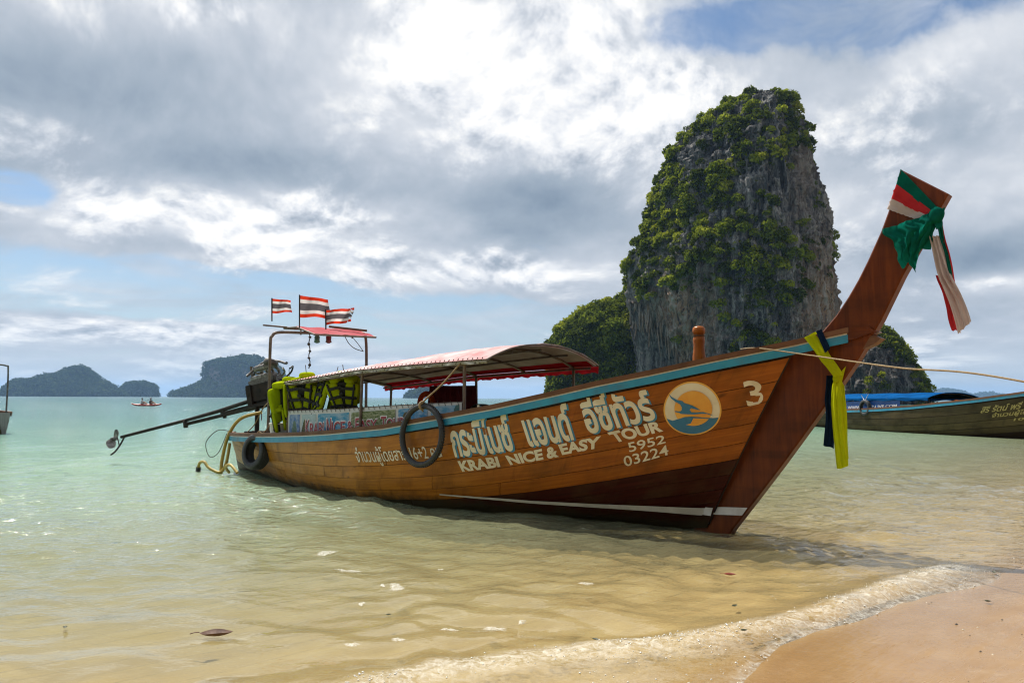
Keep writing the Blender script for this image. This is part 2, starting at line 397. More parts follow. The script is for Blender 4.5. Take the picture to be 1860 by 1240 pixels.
MT['emblem_blue'] = pm('emblem_blue', (.02, .145, .27), (.025, .18, .32), 5, .45)
MT['emblem_orange'] = pm('emblem_orange', (.74, .31, .035), (.80, .42, .07), 4, .45)
MT['emblem_ring'] = pm('emblem_ring', (.80, .40, .06), (.86, .50, .10), 4, .45)
MT['steel'] = pm('rusty_steel_tube', (.20, .155, .12), (.11, .075, .055), 9, .55, .35, .1, dirt=((.12, .05, .02), .5))
MT['grey_steel'] = pm('grey_steel', (.20, .19, .175), (.07, .06, .05), 12, .5, .5, .1, dirt=((.05, .025, .012), .7))
MT['bright_metal'] = pm('bright_metal', (.38, .36, .33), (.10, .085, .07), 14, .42, .7, .15, dirt=((.03, .022, .016), .8))
MT['black_iron'] = pm('black_iron', (.014, .013, .012), (.04, .03, .024), 9, .6, 0., .15, spec=.2)
MT['rubber'] = pm('tyre_rubber', (.014, .014, .015), (.035, .034, .032), 12, .55, 0, .3)
MT['rope'] = pm('tan_rope', (.42, .31, .17), (.26, .18, .09), 60, .85, 0, .5, 200)
MT['dark_rope'] = pm('dark_rope', (.045, .038, .032), (.09, .07, .05), 60, .85, 0, .4, 200)
MT['black_strap'] = pm('black_webbing', (.008, .008, .009), (.018, .018, .018), 30, .8)
MT['vest'] = cloth('lime_vest_cloth', (.52, .62, .012), (.40, .50, .010), .28)
MT['orange_cloth'] = cloth('orange_cloth', (.75, .16, .03), (.6, .1, .02), .3)
MT['hose'] = pm('yellow_hose', (.50, .35, .05), (.36, .24, .04), 12, .45)
MT['tarp_top'] = cloth('faded_red_white_tarp', (.74, .64, .62), (.62, .24, .24), .10, 2.6)
MT['tarp_pink'] = cloth('faded_pink_tarp', (.66, .22, .24), (.58, .13, .15), .3, 3)
MT['tarp_in'] = cloth('pale_tarp_lining', (.52, .53, .45), (.36, .34, .26), .3, 4)
MT['tarp_red'] = cloth('red_tarp_border', (.50, .018, .026), (.38, .012, .016), .25, 3)
MT['curtain'] = cloth('dark_red_curtain', (.085, .012, .014), (.05, .008, .01), .25)
MT['f_red'] = cloth('flag_red', (.70, .060, .025), (.62, .045, .02), .45)
MT['f_white'] = cloth('flag_white', (.80, .79, .77), (.72, .70, .68), .45)
MT['f_blue'] = cloth('flag_faded_blue', (.115, .11, .125), (.16, .15, .16), .35)
MT['r_green'] = cloth('green_ribbon', (.006, .17, .12), (.008, .12, .085), .35)
MT['r_pink'] = cloth('red_ribbon', (.68, .055, .06), (.55, .03, .04), .35)
MT['r_white'] = cloth('white_ribbon', (.74, .66, .62), (.66, .56, .52), .4)
MT['r_yellow'] = cloth('yellow_sash', (.62, .68, .012), (.52, .58, .01), .42)
MT['r_navy'] = cloth('navy_sash', (.006, .014, .035), (.01, .022, .05), .15)
MT['bucket'] = pm('white_plastic', (.62, .60, .54), (.5, .48, .42), 4, .4)
MT['banner'] = pm('banner_white', (.62, .62, .60), (.52, .52, .50), 4, .5)
MT['letter_red'] = pm('red_lettering', (.36, .02, .035), (.28, .015, .03), 6, .5)
MT['letter_white'] = pm('white_lettering', (.78, .76, .74), (.7, .68, .66), 6, .5)
MT['green_glass'] = pm('green_lamp', (.06, .20, .15), (.05, .14, .11), 6, .3)
MT['red_glass'] = pm('red_lamp', (.16, .015, .02), (.10, .01, .015), 6, .3)
MT['skin'] = pm('skin', (.42, .24, .16), (.36, .2, .13), 20, .6)
MT['hair'] = pm('hair', (.012, .009, .007), (.02, .015, .012), 40, .6)
MT['kayak_red'] = pm('kayak_red', (.52, .05, .025), (.42, .035, .02), 4, .4)
MT['shirt_white'] = pm('white_shirt', (.6, .6, .6), (.5, .5, .52), 12, .8)
MT['shirt_dark'] = pm('dark_vest', (.10, .02, .02), (.06, .02, .02), 12, .8)
MT['tarp_blue'] = cloth('blue_tarp', (.009, .10, .30), (.006, .065, .21), .12, 2)
MT['tarp_dark'] = cloth('dark_green_tarp', (.01, .03, .025), (.008, .02, .02), .15, 2)
MT['sign_blue'] = pm('blue_banner', (.010, .085, .33), (.008, .06, .26), 3, .5)
MT['old_plank'] = wood('old_olive_plank', (.115, .085, .035), (.07, .05, .022), (.028, .022, .013), .6, .25, 0, wear=.7)
MT['old_dark'] = wood('old_dark_plank', (.045, .025, .014), (.028, .016, .01), (.015, .01, .007), .6, .25, 0, wear=.6)
MT['grey_plank'] = wood('grey_hull_plank', (.30, .29, .26), (.20, .19, .17), (.08, .075, .065), .6, .15, 0, wear=.6)
MT['yellow_letter'] = pm('yellow_lettering', (.50, .40, .12), (.36, .28, .08), 8, .6)

# ================================================================ shore, seabed and sea
SHORE = np.array([(900, 860), (120, 122), (30, 32.4), (10, 12.4), (4.39, 6.94), (3.93, 6.61), (3.1, 5.86), (2.3, 5.2), (1.53, 4.53), (1.1, 4.05), (.35, 3.40), (-1.0, 2.7), (-4, 1.4), (-12, -1), (-120, -60), (-900, -600)], float)
_cp = [(1860, 985), (1800, 1012), (1750, 1026), (1640, 1062), (1500, 1112), (1380, 1140), (1240, 1166), (1080, 1183), (930, 1198), (800, 1220), (680, 1250), (520, 1300)]
CREST = np.array([(12, 14.9)]+[tuple(at_z(*p)[:2]) for p in _cp]+[(-2.2, 3.0), (-5, 2.0)])
def line_dist(P, L):
    """signed distance to polyline L (positive on the sea side)"""
    best = np.full(len(P), 1e18); sgn = np.zeros(len(P))
    for a, b in zip(L[:-1], L[1:]):
        ab = b-a; t = np.clip(((P-a)@ab)/(ab@ab), 0, 1); q = a+t[:, None]*ab; d2 = ((P-q)**2).sum(1)
        cr = ab[0]*(P[:, 1]-a[1])-ab[1]*(P[:, 0]-a[0]); k = d2 < best
        best = np.where(k, d2, best); sgn = np.where(k, np.sign(cr), sgn)
    return -np.sqrt(best)*sgn
def shore_d(P):
    d = line_dist(P, SHORE)
    wob = (fbm(np.c_[P*1.1, np.zeros(len(P))], 3, 5)-.5)*.30+(fbm(np.c_[P*.25, np.zeros(len(P))], 2, 9)-.5)*.5
    return d+wob*np.clip(1-np.abs(d)/6, 0, 1)
def ground_z(d):
    dep = np.where(d > 0, 0.050*d+0.0010*np.minimum(d, 40)**2*.55, 0.045*d)
    dep = np.where(d > 0, 4.5*(1-np.exp(-dep/4.5)), dep)
    return -dep
def axis(dense0, dense1, step, far, grow=1.13):
    a = list(np.arange(dense0, dense1+1e-6, step)); s = step
    while a[-1] < far: s *= grow; a.append(a[-1]+s)
    s = step; b = []; x = dense0
    while x > -far: s *= grow; x -= s; b.append(x)
    return np.array(b[::-1]+a)
FAR = 7200
gx = axis(-7, 6.5, .045, FAR); gy = axis(3.2, 11.5, .04, FAR, 1.11)
gy = gy[gy > -60]
GX, GY = np.meshgrid(gx, gy, indexing='ij'); GP = np.stack([GX.ravel(), GY.ravel()], 1)
dsh = shore_d(GP); dcr = line_dist(GP, CREST)
# sea surface: crossing wavelets as real relief near the beach (finer ripples are bump)
h = np.zeros(len(GP)); wr = np.random.default_rng(3)
for k in range(46):
    lam = wr.choice([.16, .22, .3, .42, .6, .9, 1.4, 2.2])*wr.uniform(.85, 1.15); ang = R_(wr.normal(-118, 32))
    kx, ky = math.cos(ang)*2*math.pi/lam, math.sin(ang)*2*math.pi/lam
    warp = 1.3*(vnoise(np.c_[GP*.9, np.full(len(GP), k*3.1)], k)-.5)*2*math.pi
    amp = .0011*lam**.75*(.45 if lam < .28 else 1.0)
    h += amp*np.sin(GP[:, 0]*kx+GP[:, 1]*ky+wr.uniform(0, 6.28)+warp)
env = .35+1.0*fbm(np.c_[GP*.45, np.zeros(len(GP))], 2, 40)
dist = np.hypot(GP[:, 0], GP[:, 1])
h *= env*np.clip((34-dist)/22, 0, 1)*np.clip(dsh/1.3, .12, 1)*4.4
lump = fbm(np.c_[GP*3.2, np.zeros(len(GP))], 3, 21); lump2 = fbm(np.c_[GP*11, np.zeros(len(GP))], 3, 23)
along = np.clip((GP[:, 0]+1.0)/3.0, 0, 1)
wid = np.where(dcr > 0, .22, .20+.16*(1-along))
ridge = np.exp(-(dcr/wid)**2)*(.024+.022*along)*(.35+1.3*lump)*np.clip((4.3-GP[:, 0])/.7, .2, 1)*np.clip((9-dist)/2, 0, 1)
band = np.clip((dsh+.02)/.12, 0, 1)*np.clip((.10-dcr)/.12, 0, 1)         # swash between crest and water's edge
h += ridge*np.clip(dsh/.15, 0, 1)+band*(.008+.012*(lump-.4)+.008*(lump2-.5))*np.clip((9-dist)/2, 0, 1)
z = np.where(dsh > 0, h, -.30*np.abs(dsh)); rfade = np.clip((4.15-GP[:, 0])/.7, 0.06, 1)
foam = np.clip(band*(.12+.80*np.exp(-(np.maximum(-dcr-.05, 0)/.17)**2))+.8*np.exp(-(dsh/.07)**2)*(dsh > -.1)*(dist < 9), 0, 1)*np.clip((11-dist)/3, 0, 1)*rfade
depth = np.maximum(-ground_z(dsh), 0)
sm, n, out = new_mat('sea_water')
ad = n.new('ShaderNodeAttribute'); ad.attribute_name = 'depth'; af = n.new('ShaderNodeAttribute'); af.attribute_name = 'foam'
geo = n.new('ShaderNodeNewGeometry'); pos = geo.outputs['Position']
cd = n.v('MULTIPLY', pos, (1, 1, 0)); ln = n.new('ShaderNodeVectorMath', operation='LENGTH'); n.l.new(pos, ln.inputs[0]); dd = ln.outputs['Value']
p1 = n.v('MULTIPLY', pos, (1.0, 1.5, 1.0))
r1 = n.noise(p1, 5.5, 4, .55, .6); r2 = n.noise(p1, 1.5, 4, .6, .5); r3 = n.noise(n.v('MULTIPLY', pos, (.4, 1., 1)), .22, 3, .6)
hh = n.m('ADD', n.m('MULTIPLY', r1, n.mr(dd, 5, 17, .005, .085)), n.m('MULTIPLY', r2, n.mr(dd, 6, 22, .005, .125)))
hh = n.m('ADD', hh, n.m('MULTIPLY', r3, n.mr(dd, 15, 90, .0, .35)))
nb = n.bump(hh, 1.0, 1.0)
# body colour of the water by depth (suspended sand inshore, turquoise further out)
bodyc = n.ramp(n.m('DIVIDE', ad.outputs['Fac'], 4.5), [(0.0, (.48, .40, .22)), (.05, (.42, .43, .24)), (.10, (.34, .43, .27)), (.16, (.25, .37, .24)), (.30, (.165, .29, .215)), (.6, (.088, .19, .175)), (1.0, (.060, .145, .150))])
cl = n.noise(n.v('MULTIPLY', pos, (.25, 1, 1)), .035, 4, .6); bodyc = n.mix(n.mr(cl, .35, .7, 0, .35), bodyc, (.05, .135, .135, 1))
turb = n.m('SUBTRACT', 1.0, n.m('EXPONENT', n.m('MULTIPLY', ad.outputs['Fac'], -2.1)))
body = n.new('ShaderNodeBsdfDiffuse'); n.l.new(bodyc, body.inputs[0])
clear = n.new('ShaderNodeBsdfTransparent'); n.put(clear.inputs[0], n.ramp(n.m('DIVIDE', ad.outputs['Fac'], 1.5), [(0, (1, 1, 1)), (.1, (.93, .96, .92)), (.5, (.70, .90, .80)), (1, (.45, .80, .70))]))
mx1 = n.new('ShaderNodeMixShader'); n.put(mx1.inputs[0], turb); n.l.new(clear.outputs[0], mx1.inputs[1]); n.l.new(body.outputs[0], mx1.inputs[2])
gl = n.new('ShaderNodeBsdfGlossy'); n.put(gl.inputs['Roughness'], n.mr(dd, 7, 120, .045, .10)); n.l.new(nb, gl.inputs['Normal']); gl.inputs[0].default_value = (.96, .97, .98, 1)
fr = n.new('ShaderNodeFresnel'); fr.inputs[0].default_value = 1.33; n.l.new(nb, fr.inputs['Normal'])
mx2 = n.new('ShaderNodeMixShader'); n.put(mx2.inputs[0], n.m('MULTIPLY', fr.outputs[0], n.mr(dd, 15, 150, 1.0, .72))); n.l.new(mx1.outputs[0], mx2.inputs[1]); n.l.new(gl.outputs[0], mx2.inputs[2])
fo = principled(n, out, **{'Base Color': (.78, .72, .60), 'Roughness': .45}); fo.inputs['Subsurface Weight'].default_value = 0
fn = n.noise(pos, 13, 9, .72, 1.2); fn2 = n.new('ShaderNodeTexVoronoi'); fn2.feature = 'DISTANCE_TO_EDGE'; n.put(fn2.inputs['Vector'], n.v('ADD', pos, n.v('SCALE', n.noise(pos, 9, 3, out=1), scale=.07))); fn2.inputs['Scale'].default_value = 24
lace = n.mr(fn2.outputs['Distance'], .01, .10, .22, 0)
ff = n.m('MULTIPLY', af.outputs['Fac'], n.m('ADD', n.mr(fn, .40, .70), lace), clamp=True)
n.put(fo.inputs['Normal'], n.bump(fn, .6, .03))
mx3 = n.new('ShaderNodeMixShader'); n.put(mx3.inputs[0], n.m('MULTIPLY', ff, .88)); n.l.new(mx2.outputs[0], mx3.inputs[1]); n.l.new(fo.outputs[0], mx3.inputs[2]); n.l.new(mx3.outputs[0], out.inputs[0])
sea = obj('sea', (np.c_[GP, z], grid_faces_np(len(gx), len(gy))), sm, base=(0, 0, 0), attrs={'depth': depth, 'foam': foam})
tag(sea, 'clear shallow green sea water rippling in to the sandy beach', kind='structure')

# sand: beach and seabed as one sheet
bx_ = axis(-7, 6.5, .07, FAR, 1.2); by_ = axis(2.0, 11.5, .07, FAR, 1.2); by_ = by_[by_ > -80]
BX, BY = np.meshgrid(bx_, by_, indexing='ij'); BP = np.stack([BX.ravel(), BY.ravel()], 1); db = shore_d(BP)
bz = ground_z(db)+.010*(fbm(np.c_[BP*1.6, np.zeros(len(BP))], 4, 61)-.5)*np.clip(np.abs(db)/.4, .05, 1)+.006*(fbm(np.c_[BP*7, np.zeros(len(BP))], 2, 63)-.5)
bz += np.clip(db/1.5, 0, 1)*np.clip((30-np.hypot(*BP.T))/10, 0, 1)*.014*np.sin((BP@np.array([.68, -.73]))*2*math.pi/.22+4*fbm(np.c_[BP*.9, np.zeros(len(BP))], 2, 70)*3)
sdm, n, out = new_mat('wet_sand'); ad = n.new('ShaderNodeAttribute'); ad.attribute_name = 'shore'
geo = n.new('ShaderNodeNewGeometry'); pos = geo.outputs['Position']
f = n.noise(pos, 2.2, 6, .6); g2 = n.noise(pos, 260, 3, .6); g3 = n.noise(n.v('MULTIPLY', pos, (1, 1, 1)), 7, 5, .6)
col = n.mix(n.mr(f, .3, .7), (.30, .170, .062, 1), (.39, .240, .102, 1)); col = n.mix(n.mr(g2, .35, .7, 0, .35), col, (.30, .18, .09, 1)); col = n.mix(n.mr(g3, .58, .72, 0, .30), col, (.50, .36, .21, 1))
under = n.mr(ad.outputs['Fac'], -.1, .6); col = n.mix(under, col, n.mix(n.mr(f, .3, .7), (.55, .40, .16, 1), (.68, .52, .24, 1)))
sp_ = n.mr(n.noise(pos, 34, 2, .5), .74, .78); col = n.mix(n.m('MULTIPLY', sp_, .6), col, (.10, .07, .04, 1))
rotp = n.new('ShaderNodeVectorRotate'); rotp.rotation_type = 'Z_AXIS'; n.l.new(pos, rotp.inputs['Vector']); rotp.inputs['Angle'].default_value = R_(-43)
film = n.mr(n.noise(n.v('MULTIPLY', rotp.outputs[0], (.5, 2.6, 1)), 2.2, 6, .6, .5), .36, .60)
rg = n.m('ADD', n.m('MULTIPLY', film, .38), .07)
col = n.mix(n.m('MULTIPLY', film, .22), col, (.20, .115, .05, 1))
nb = n.bump(g2, .16, .004); nb = n.bump(n.noise(pos, 26, 4), .30, .012, nb); nb = n.bump(n.noise(n.v('MULTIPLY', rotp.outputs[0], (1, 5, 1)), 5, 5), .25, .015, nb)
rg = n.m('MULTIPLY', rg, n.mr(ad.outputs['Fac'], -.9, -.15, 1.0, .35, True)); col = n.mix(n.mr(ad.outputs['Fac'], -.7, -.1, 0, .30, True), col, (.22, .125, .05, 1))
principled(n, out, **{'Base Color': col, 'Roughness': rg, 'Normal': nb, 'Specular IOR Level': .5})
sand = obj('beach_sand', (np.c_[BP, bz], grid_faces_np(len(bx_), len(by_))), sdm, base=(0, 0, 0), attrs={'shore': db})
tag(sand, 'wet golden beach sand sloping down under the clear water', kind='structure')

def sea_z(x, y):
    i = np.clip(np.searchsorted(gx, x), 0, len(gx)-1); j = np.clip(np.searchsorted(gy, y), 0, len(gy)-1)
    return z.reshape(len(gx), len(gy))[i, j]
def sand_z(x, y):
    i = np.clip(np.searchsorted(bx_, x), 0, len(bx_)-1); j = np.clip(np.searchsorted(by_, y), 0, len(by_)-1)
    return bz.reshape(len(bx_), len(by_))[i, j]
# foam bubbles of the breaking swash (uncountable)
cand = np.c_[rng.uniform(-3.5, 5, 260000), rng.uniform(3.0, 8.0, 260000)]
ds_, dc_ = shore_d(cand), line_dist(cand, CREST)
lump_c = fbm(np.c_[cand*3.2, np.zeros(len(cand))], 3, 21); cl_c = fbm(np.c_[cand*9, np.zeros(len(cand))], 3, 77)
dens = np.where((ds_ > -.02) & (dc_ < .12), np.exp(-(dc_/.22)**2)*.8+.25*np.exp(-((dc_+.45)/.4)**2)+.5*np.exp(-(ds_/.08)**2), 0)
dens *= np.clip((4.15-cand[:, 0])/.7, .03, 1)*np.clip((cl_c-.40)*4.5, 0, 1)*np.clip((lump_c-.25)*2.2, .1, 1)
keep = cand[rng.uniform(0, 1, len(cand)) < dens*.28][:12000]
oc = np.array([(1, 0, 0), (-1, 0, 0), (0, 1, 0), (0, -1, 0), (0, 0, 1), (0, 0, -1)], float)
of = [(0, 2, 4), (2, 1, 4), (1, 3, 4), (3, 0, 4), (2, 0, 5), (1, 2, 5), (3, 1, 5), (0, 3, 5)]
ov = list(oc); mid = {}; of2 = []
def _mid(a, b):
    k = (min(a, b), max(a, b))
    if k not in mid:
        v = ov[a]+ov[b]; ov.append(v/np.linalg.norm(v)); mid[k] = len(ov)-1
    return mid[k]
for a, b, c in of:
    x, y2, q = _mid(a, b), _mid(b, c), _mid(c, a); of2 += [(a, x, q), (x, b, y2), (q, y2, c), (x, y2, q)]
ov = np.array(ov); of2 = np.array(of2)
rad = rng.gamma(2.0, .0011, len(keep))+.0010; rad = np.minimum(rad, .007)
bzv = sea_z(keep[:, 0], keep[:, 1])+rad*.25
BV = (np.c_[keep, bzv][:, None]+ov[None]*rad[:, None, None]*np.array([1, 1, .8])).reshape(-1, 3)
BF = (of2[None]+(np.arange(len(keep))*len(ov))[:, None, None]).reshape(-1, 3)
fbm_m, n, out = new_mat('foam_bubble'); principled(n, out, **{'Base Color': (.80, .76, .68), 'Roughness': .12, 'Specular IOR Level': .8})
fo_ = obj('sea_foam', (BV, BF), fbm_m, base=(0, 0, 0)); tag(fo_, 'white foam bubbles along the breaking edge of the small wave', kind='stuff')

# flat white patches with soft edges on the shallows
PATCHES = [(720, 1072, 26, 8), (592, 1003, 26, 6), (632, 1040, 36, 7), (897, 1146, 34, 8), (815, 1147, 24, 6), (1066, 1065, 22, 6), (722, 1167, 20, 6), (657, 1099, 10, 4), (695, 1068, 8, 3), (800, 1034, 8, 3), (1415, 991, 18, 3), (1440, 1122, 14, 3), (948, 1138, 12, 4), (640, 1172, 22, 5)]
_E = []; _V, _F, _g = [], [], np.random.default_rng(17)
for (fx, fy, fw_, fh_) in PATCHES:
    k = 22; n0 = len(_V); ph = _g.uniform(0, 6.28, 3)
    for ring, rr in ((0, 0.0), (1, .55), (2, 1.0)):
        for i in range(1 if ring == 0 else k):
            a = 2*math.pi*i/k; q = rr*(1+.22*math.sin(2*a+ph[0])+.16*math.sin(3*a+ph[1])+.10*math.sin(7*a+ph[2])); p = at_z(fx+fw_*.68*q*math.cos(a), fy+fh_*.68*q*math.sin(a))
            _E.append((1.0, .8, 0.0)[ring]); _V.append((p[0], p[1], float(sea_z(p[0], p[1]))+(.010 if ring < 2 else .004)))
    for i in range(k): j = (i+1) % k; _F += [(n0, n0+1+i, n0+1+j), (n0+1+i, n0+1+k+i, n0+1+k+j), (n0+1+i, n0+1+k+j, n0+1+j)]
fpm, n, out = new_mat('white_patch'); geo = n.new('ShaderNodeNewGeometry'); fnz = n.noise(geo.outputs['Position'], 60, 5, .7)
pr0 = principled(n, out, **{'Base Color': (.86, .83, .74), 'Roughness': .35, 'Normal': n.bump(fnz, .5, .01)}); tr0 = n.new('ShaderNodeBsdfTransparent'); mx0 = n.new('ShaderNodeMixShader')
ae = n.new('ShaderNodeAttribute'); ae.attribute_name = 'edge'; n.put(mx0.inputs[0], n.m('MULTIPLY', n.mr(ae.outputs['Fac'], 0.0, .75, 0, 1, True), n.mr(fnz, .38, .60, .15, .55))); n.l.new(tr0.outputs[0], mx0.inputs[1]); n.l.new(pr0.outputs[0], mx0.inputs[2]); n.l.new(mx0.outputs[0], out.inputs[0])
o = obj('white_patches', (np.array(_V), np.array(_F)), fpm, base=(0, 0, 0), attrs={'edge': _E}); tag(o, 'small white patches on the clear shallows', kind='stuff')

# broken shell and coral grit on the wet sand (uncountable)
_c = np.c_[_g.uniform(.6, 6.5, 2600), _g.uniform(3.2, 7.5, 2600)]; _d = shore_d(_c); _c = _c[(_d < -.05) & (fbm(np.c_[_c*1.7, np.zeros(len(_c))], 2, 88) > .47)][:420]
_V, _F, _M = [], [], []
for p in _c:
    n0 = len(_V); r_ = _g.gamma(1.6, .0016)+.0012; k = 6; zz_ = float(sand_z(p[0], p[1])); a0 = _g.uniform(0, 6)
    _V += [(p[0]+r_*(1+.5*_g.random())*math.cos(a0+2*math.pi*i/k), p[1]+r_*(.6+.5*_g.random())*math.sin(a0+2*math.pi*i/k), zz_+.002) for i in range(k)]+[(p[0], p[1], zz_+.004+r_*.5)]
    _F += [(n0+i, n0+(i+1) % k, n0+k) for i in range(k)]; _M += [int(_g.random() < .45)]*k
o = obj('shell_grit', (np.array(_V), np.array(_F)), [MT['cream'], MT['dark_rope']], base=(0, 0, 0), fm=_M, smooth=False); tag(o, 'scattered shell and coral bits on the wet sand', kind='stuff')

# ================================================================ limestone towers, hills and far islands
def rock_mat(name, dark=1.0):
    m, n, out = new_mat(name); geo = n.new('ShaderNodeNewGeometry'); pos = geo.outputs['Position']
    wv = n.v('ADD', pos, n.v('SCALE', n.noise(pos, .16, 3, out=1), scale=3.0))
    st = n.noise(n.v('MULTIPLY', wv, (1, 1, .12)), .55, 8, .68); pt_ = n.noise(pos, .07, 5, .62); f2 = n.noise(n.v('MULTIPLY', wv, (1, 1, .3)), 2.2, 6, .65)
    col = n.ramp(st, [(.35, (.032, .032, .034)), (.43, (.14, .138, .137)), (.51, (.34, .33, .315)), (.61, (.62, .58, .52))])
    col = n.mix(n.mr(f2, .40, .60, .55, 0), col, (.035, .035, .038, 1))
    am = n.new('ShaderNodeAttribute'); am.attribute_name = 'bare'
    ochre = n.ramp(n.noise(n.v('MULTIPLY', wv, (1, 1, .16)), .8, 8, .68, .4), [(.35, (.05, .045, .043)), (.41, (.26, .20, .16)), (.47, (.48, .29, .16)), (.54, (.56, .45, .35)), (.66, (.66, .60, .53))])
    col = n.mix(n.m('MULTIPLY', am.outputs['Fac'], n.mr(pt_, .22, .46)), col, ochre)
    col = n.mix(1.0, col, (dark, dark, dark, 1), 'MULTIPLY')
    b = n.bump(st, 1.0, 3.5); b = n.bump(f2, 1.0, 1.4, b)
    principled(n, out, **{'Base Color': col, 'Roughness': .95, 'Normal': b, 'Specular IOR Level': .2}); return m
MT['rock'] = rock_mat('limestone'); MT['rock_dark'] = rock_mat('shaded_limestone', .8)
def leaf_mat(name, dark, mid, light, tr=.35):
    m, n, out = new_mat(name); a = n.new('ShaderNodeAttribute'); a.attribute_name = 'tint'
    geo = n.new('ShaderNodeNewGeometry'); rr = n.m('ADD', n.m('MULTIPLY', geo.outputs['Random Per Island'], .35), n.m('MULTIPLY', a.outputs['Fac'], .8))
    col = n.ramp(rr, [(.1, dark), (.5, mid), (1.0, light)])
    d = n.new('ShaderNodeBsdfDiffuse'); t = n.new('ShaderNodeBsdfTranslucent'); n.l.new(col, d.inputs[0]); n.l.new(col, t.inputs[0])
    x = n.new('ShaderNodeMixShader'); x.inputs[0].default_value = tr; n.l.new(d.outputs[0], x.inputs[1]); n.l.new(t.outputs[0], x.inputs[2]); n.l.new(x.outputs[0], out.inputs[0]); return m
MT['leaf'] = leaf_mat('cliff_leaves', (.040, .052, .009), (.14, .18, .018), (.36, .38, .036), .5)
MT['far_leaf'] = leaf_mat('far_leaves', (.02, .04, .012), (.05, .08, .022), (.09, .12, .03), .3)

def px_profile(pts, Y):
    """silhouette points -> sorted (z, x) at distance Y"""
    Q = np.array([at_y(a, b, Y) for a, b in pts]); o = np.argsort(Q[:, 2]); return Q[o, 2], Q[o, 0]
def karst(name, left, right, Y, depth, mat, na=220, nz=200, amp=2.4, exp=.8, seed=0, scoops=(), bare=(), zmin=-1.5, k=1.0, flute=1.0):
    zl, xl = px_profile(left, Y); zr, xr = px_profile(right, Y); ztop = max(zl.max(), zr.max())
    tt = np.linspace(0, 1, nz); zs = zmin+(ztop-zmin)*(1-(1-tt)**1.35)
    th = np.linspace(0, 2*math.pi, na, endpoint=False)
    L = np.interp(zs, zl, xl); Rr = np.interp(zs, zr, xr); cx = (L+Rr)/2; hw = np.maximum((Rr-L)/2, .02)
    f = lambda x, e: np.sign(x)*np.abs(x)**e
    X = cx[:, None]+hw[:, None]*f(np.cos(th), exp)[None]; wmax = hw.max()
    Yy = Y+depth*(hw/wmax)[:, None]**.8*f(np.sin(th), exp)[None]; Z = np.repeat(zs[:, None], na, 1)
    P = np.stack([X, Yy, Z], -1); q = P/k
    nrm = np.stack([np.repeat(np.cos(th)[None], nz, 0), np.repeat(np.sin(th)[None], nz, 0), np.zeros((nz, na))], -1)
    low = fbm(q*np.array([.07, .07, .05]), 4, seed)-.5
    rid = lambda sc_, o_, sd2: 1-np.abs(2*fbm(q*np.array(sc_), o_, sd2)-1)
    fl = (rid([.20, .20, .030], 3, seed+5)-.72)*1.5
    fine = (rid([.75, .75, .22], 3, seed+9)-.72)*1.5+.5*(fbm(q*np.array([.5, .5, 1.6]), 2, seed+19)-.5)
    side = .35+.65*np.abs(np.sin(th))[None]
    d = (amp*2.6*low*side+amp*2.2*flute*fl+amp*1.25*fine-.6*amp)*k
    bm = np.zeros((nz, na))
    pr = project(P.reshape(-1, 3)).reshape(nz, na, 2); front = (np.sin(th) < .1)[None]
    for (sx, sy, rx, ry, a) in scoops: d = d-a*front*np.exp(-((pr[..., 0]-sx)/rx)**2-((pr[..., 1]-sy)/ry)**2)
    for (sx, sy, rx, ry, a) in bare: bm = np.maximum(bm, a*np.exp(-((pr[..., 0]-sx)/rx)**2-((pr[..., 1]-sy)/ry)**2))
    P = P+nrm*d[..., None]; P[..., 2] += (fbm(q*np.array([.2, .2, .2]), 3, seed+13)-.5)*amp*1.2*k*(zs > zmin+1)[:, None]
    V = np.concatenate([P.reshape(-1, 3), [[cx[-1], Y, ztop+.2*amp*k]]]); F = [tuple(f_) for f_ in grid_faces(nz, na, False, True)]
    F = [(a, d_, c, b) for a, b, c, d_ in F]
    tc_ = len(V)-1; F += [((nz-1)*na+i, (nz-1)*na+(i+1) % na, tc_) for i in range(na)]
    o = obj(name, (V, F), mat, base=(cx[0], Y, 0), attrs={'bare': np.r_[bm.ravel(), 0]}); o['kind'] = 'structure'
    return o, P, nrm, pr

def leaves(P, N, size, per, tint, up=.5, leaf=.34, seed=0):
    """leaf-sized faces spread through dome-shaped clumps at P"""
    g = np.random.default_rng(seed); n = len(P)
    N = N*(1-up)+np.array([0, 0, 1.])*up; N /= np.linalg.norm(N, axis=1)[:, None]
    u = g.normal(size=(n, per, 3)); u /= np.linalg.norm(u, axis=2)[..., None]
    u *= (g.uniform(.35, 1, (n, per, 1)))**.5
    dt = (u*N[:, None]).sum(2, keepdims=True); u = np.where(dt < -.15, u-2*dt*N[:, None], u)
    c = P[:, None]+u*size[:, None, None]*np.array([1, 1, .85])
    a = g.normal(size=(n, per, 3))+u*1.2; a /= np.linalg.norm(a, axis=2)[..., None]           # leaf normals lean outward
    t = np.cross(a, g.normal(size=(n, per, 3))); t /= np.linalg.norm(t, axis=2)[..., None]+1e-9; b = np.cross(a, t)
    s = leaf*(size/1.4)[:, None, None]*g.uniform(.6, 1.35, (n, per, 1))
    V = np.stack([c-t*s, c-b*s*.55, c+t*s, c+b*s*.55], 2).reshape(-1, 3)
    F = np.arange(len(V)).reshape(-1, 4)
    return (V, F), np.repeat(tint, per*4)

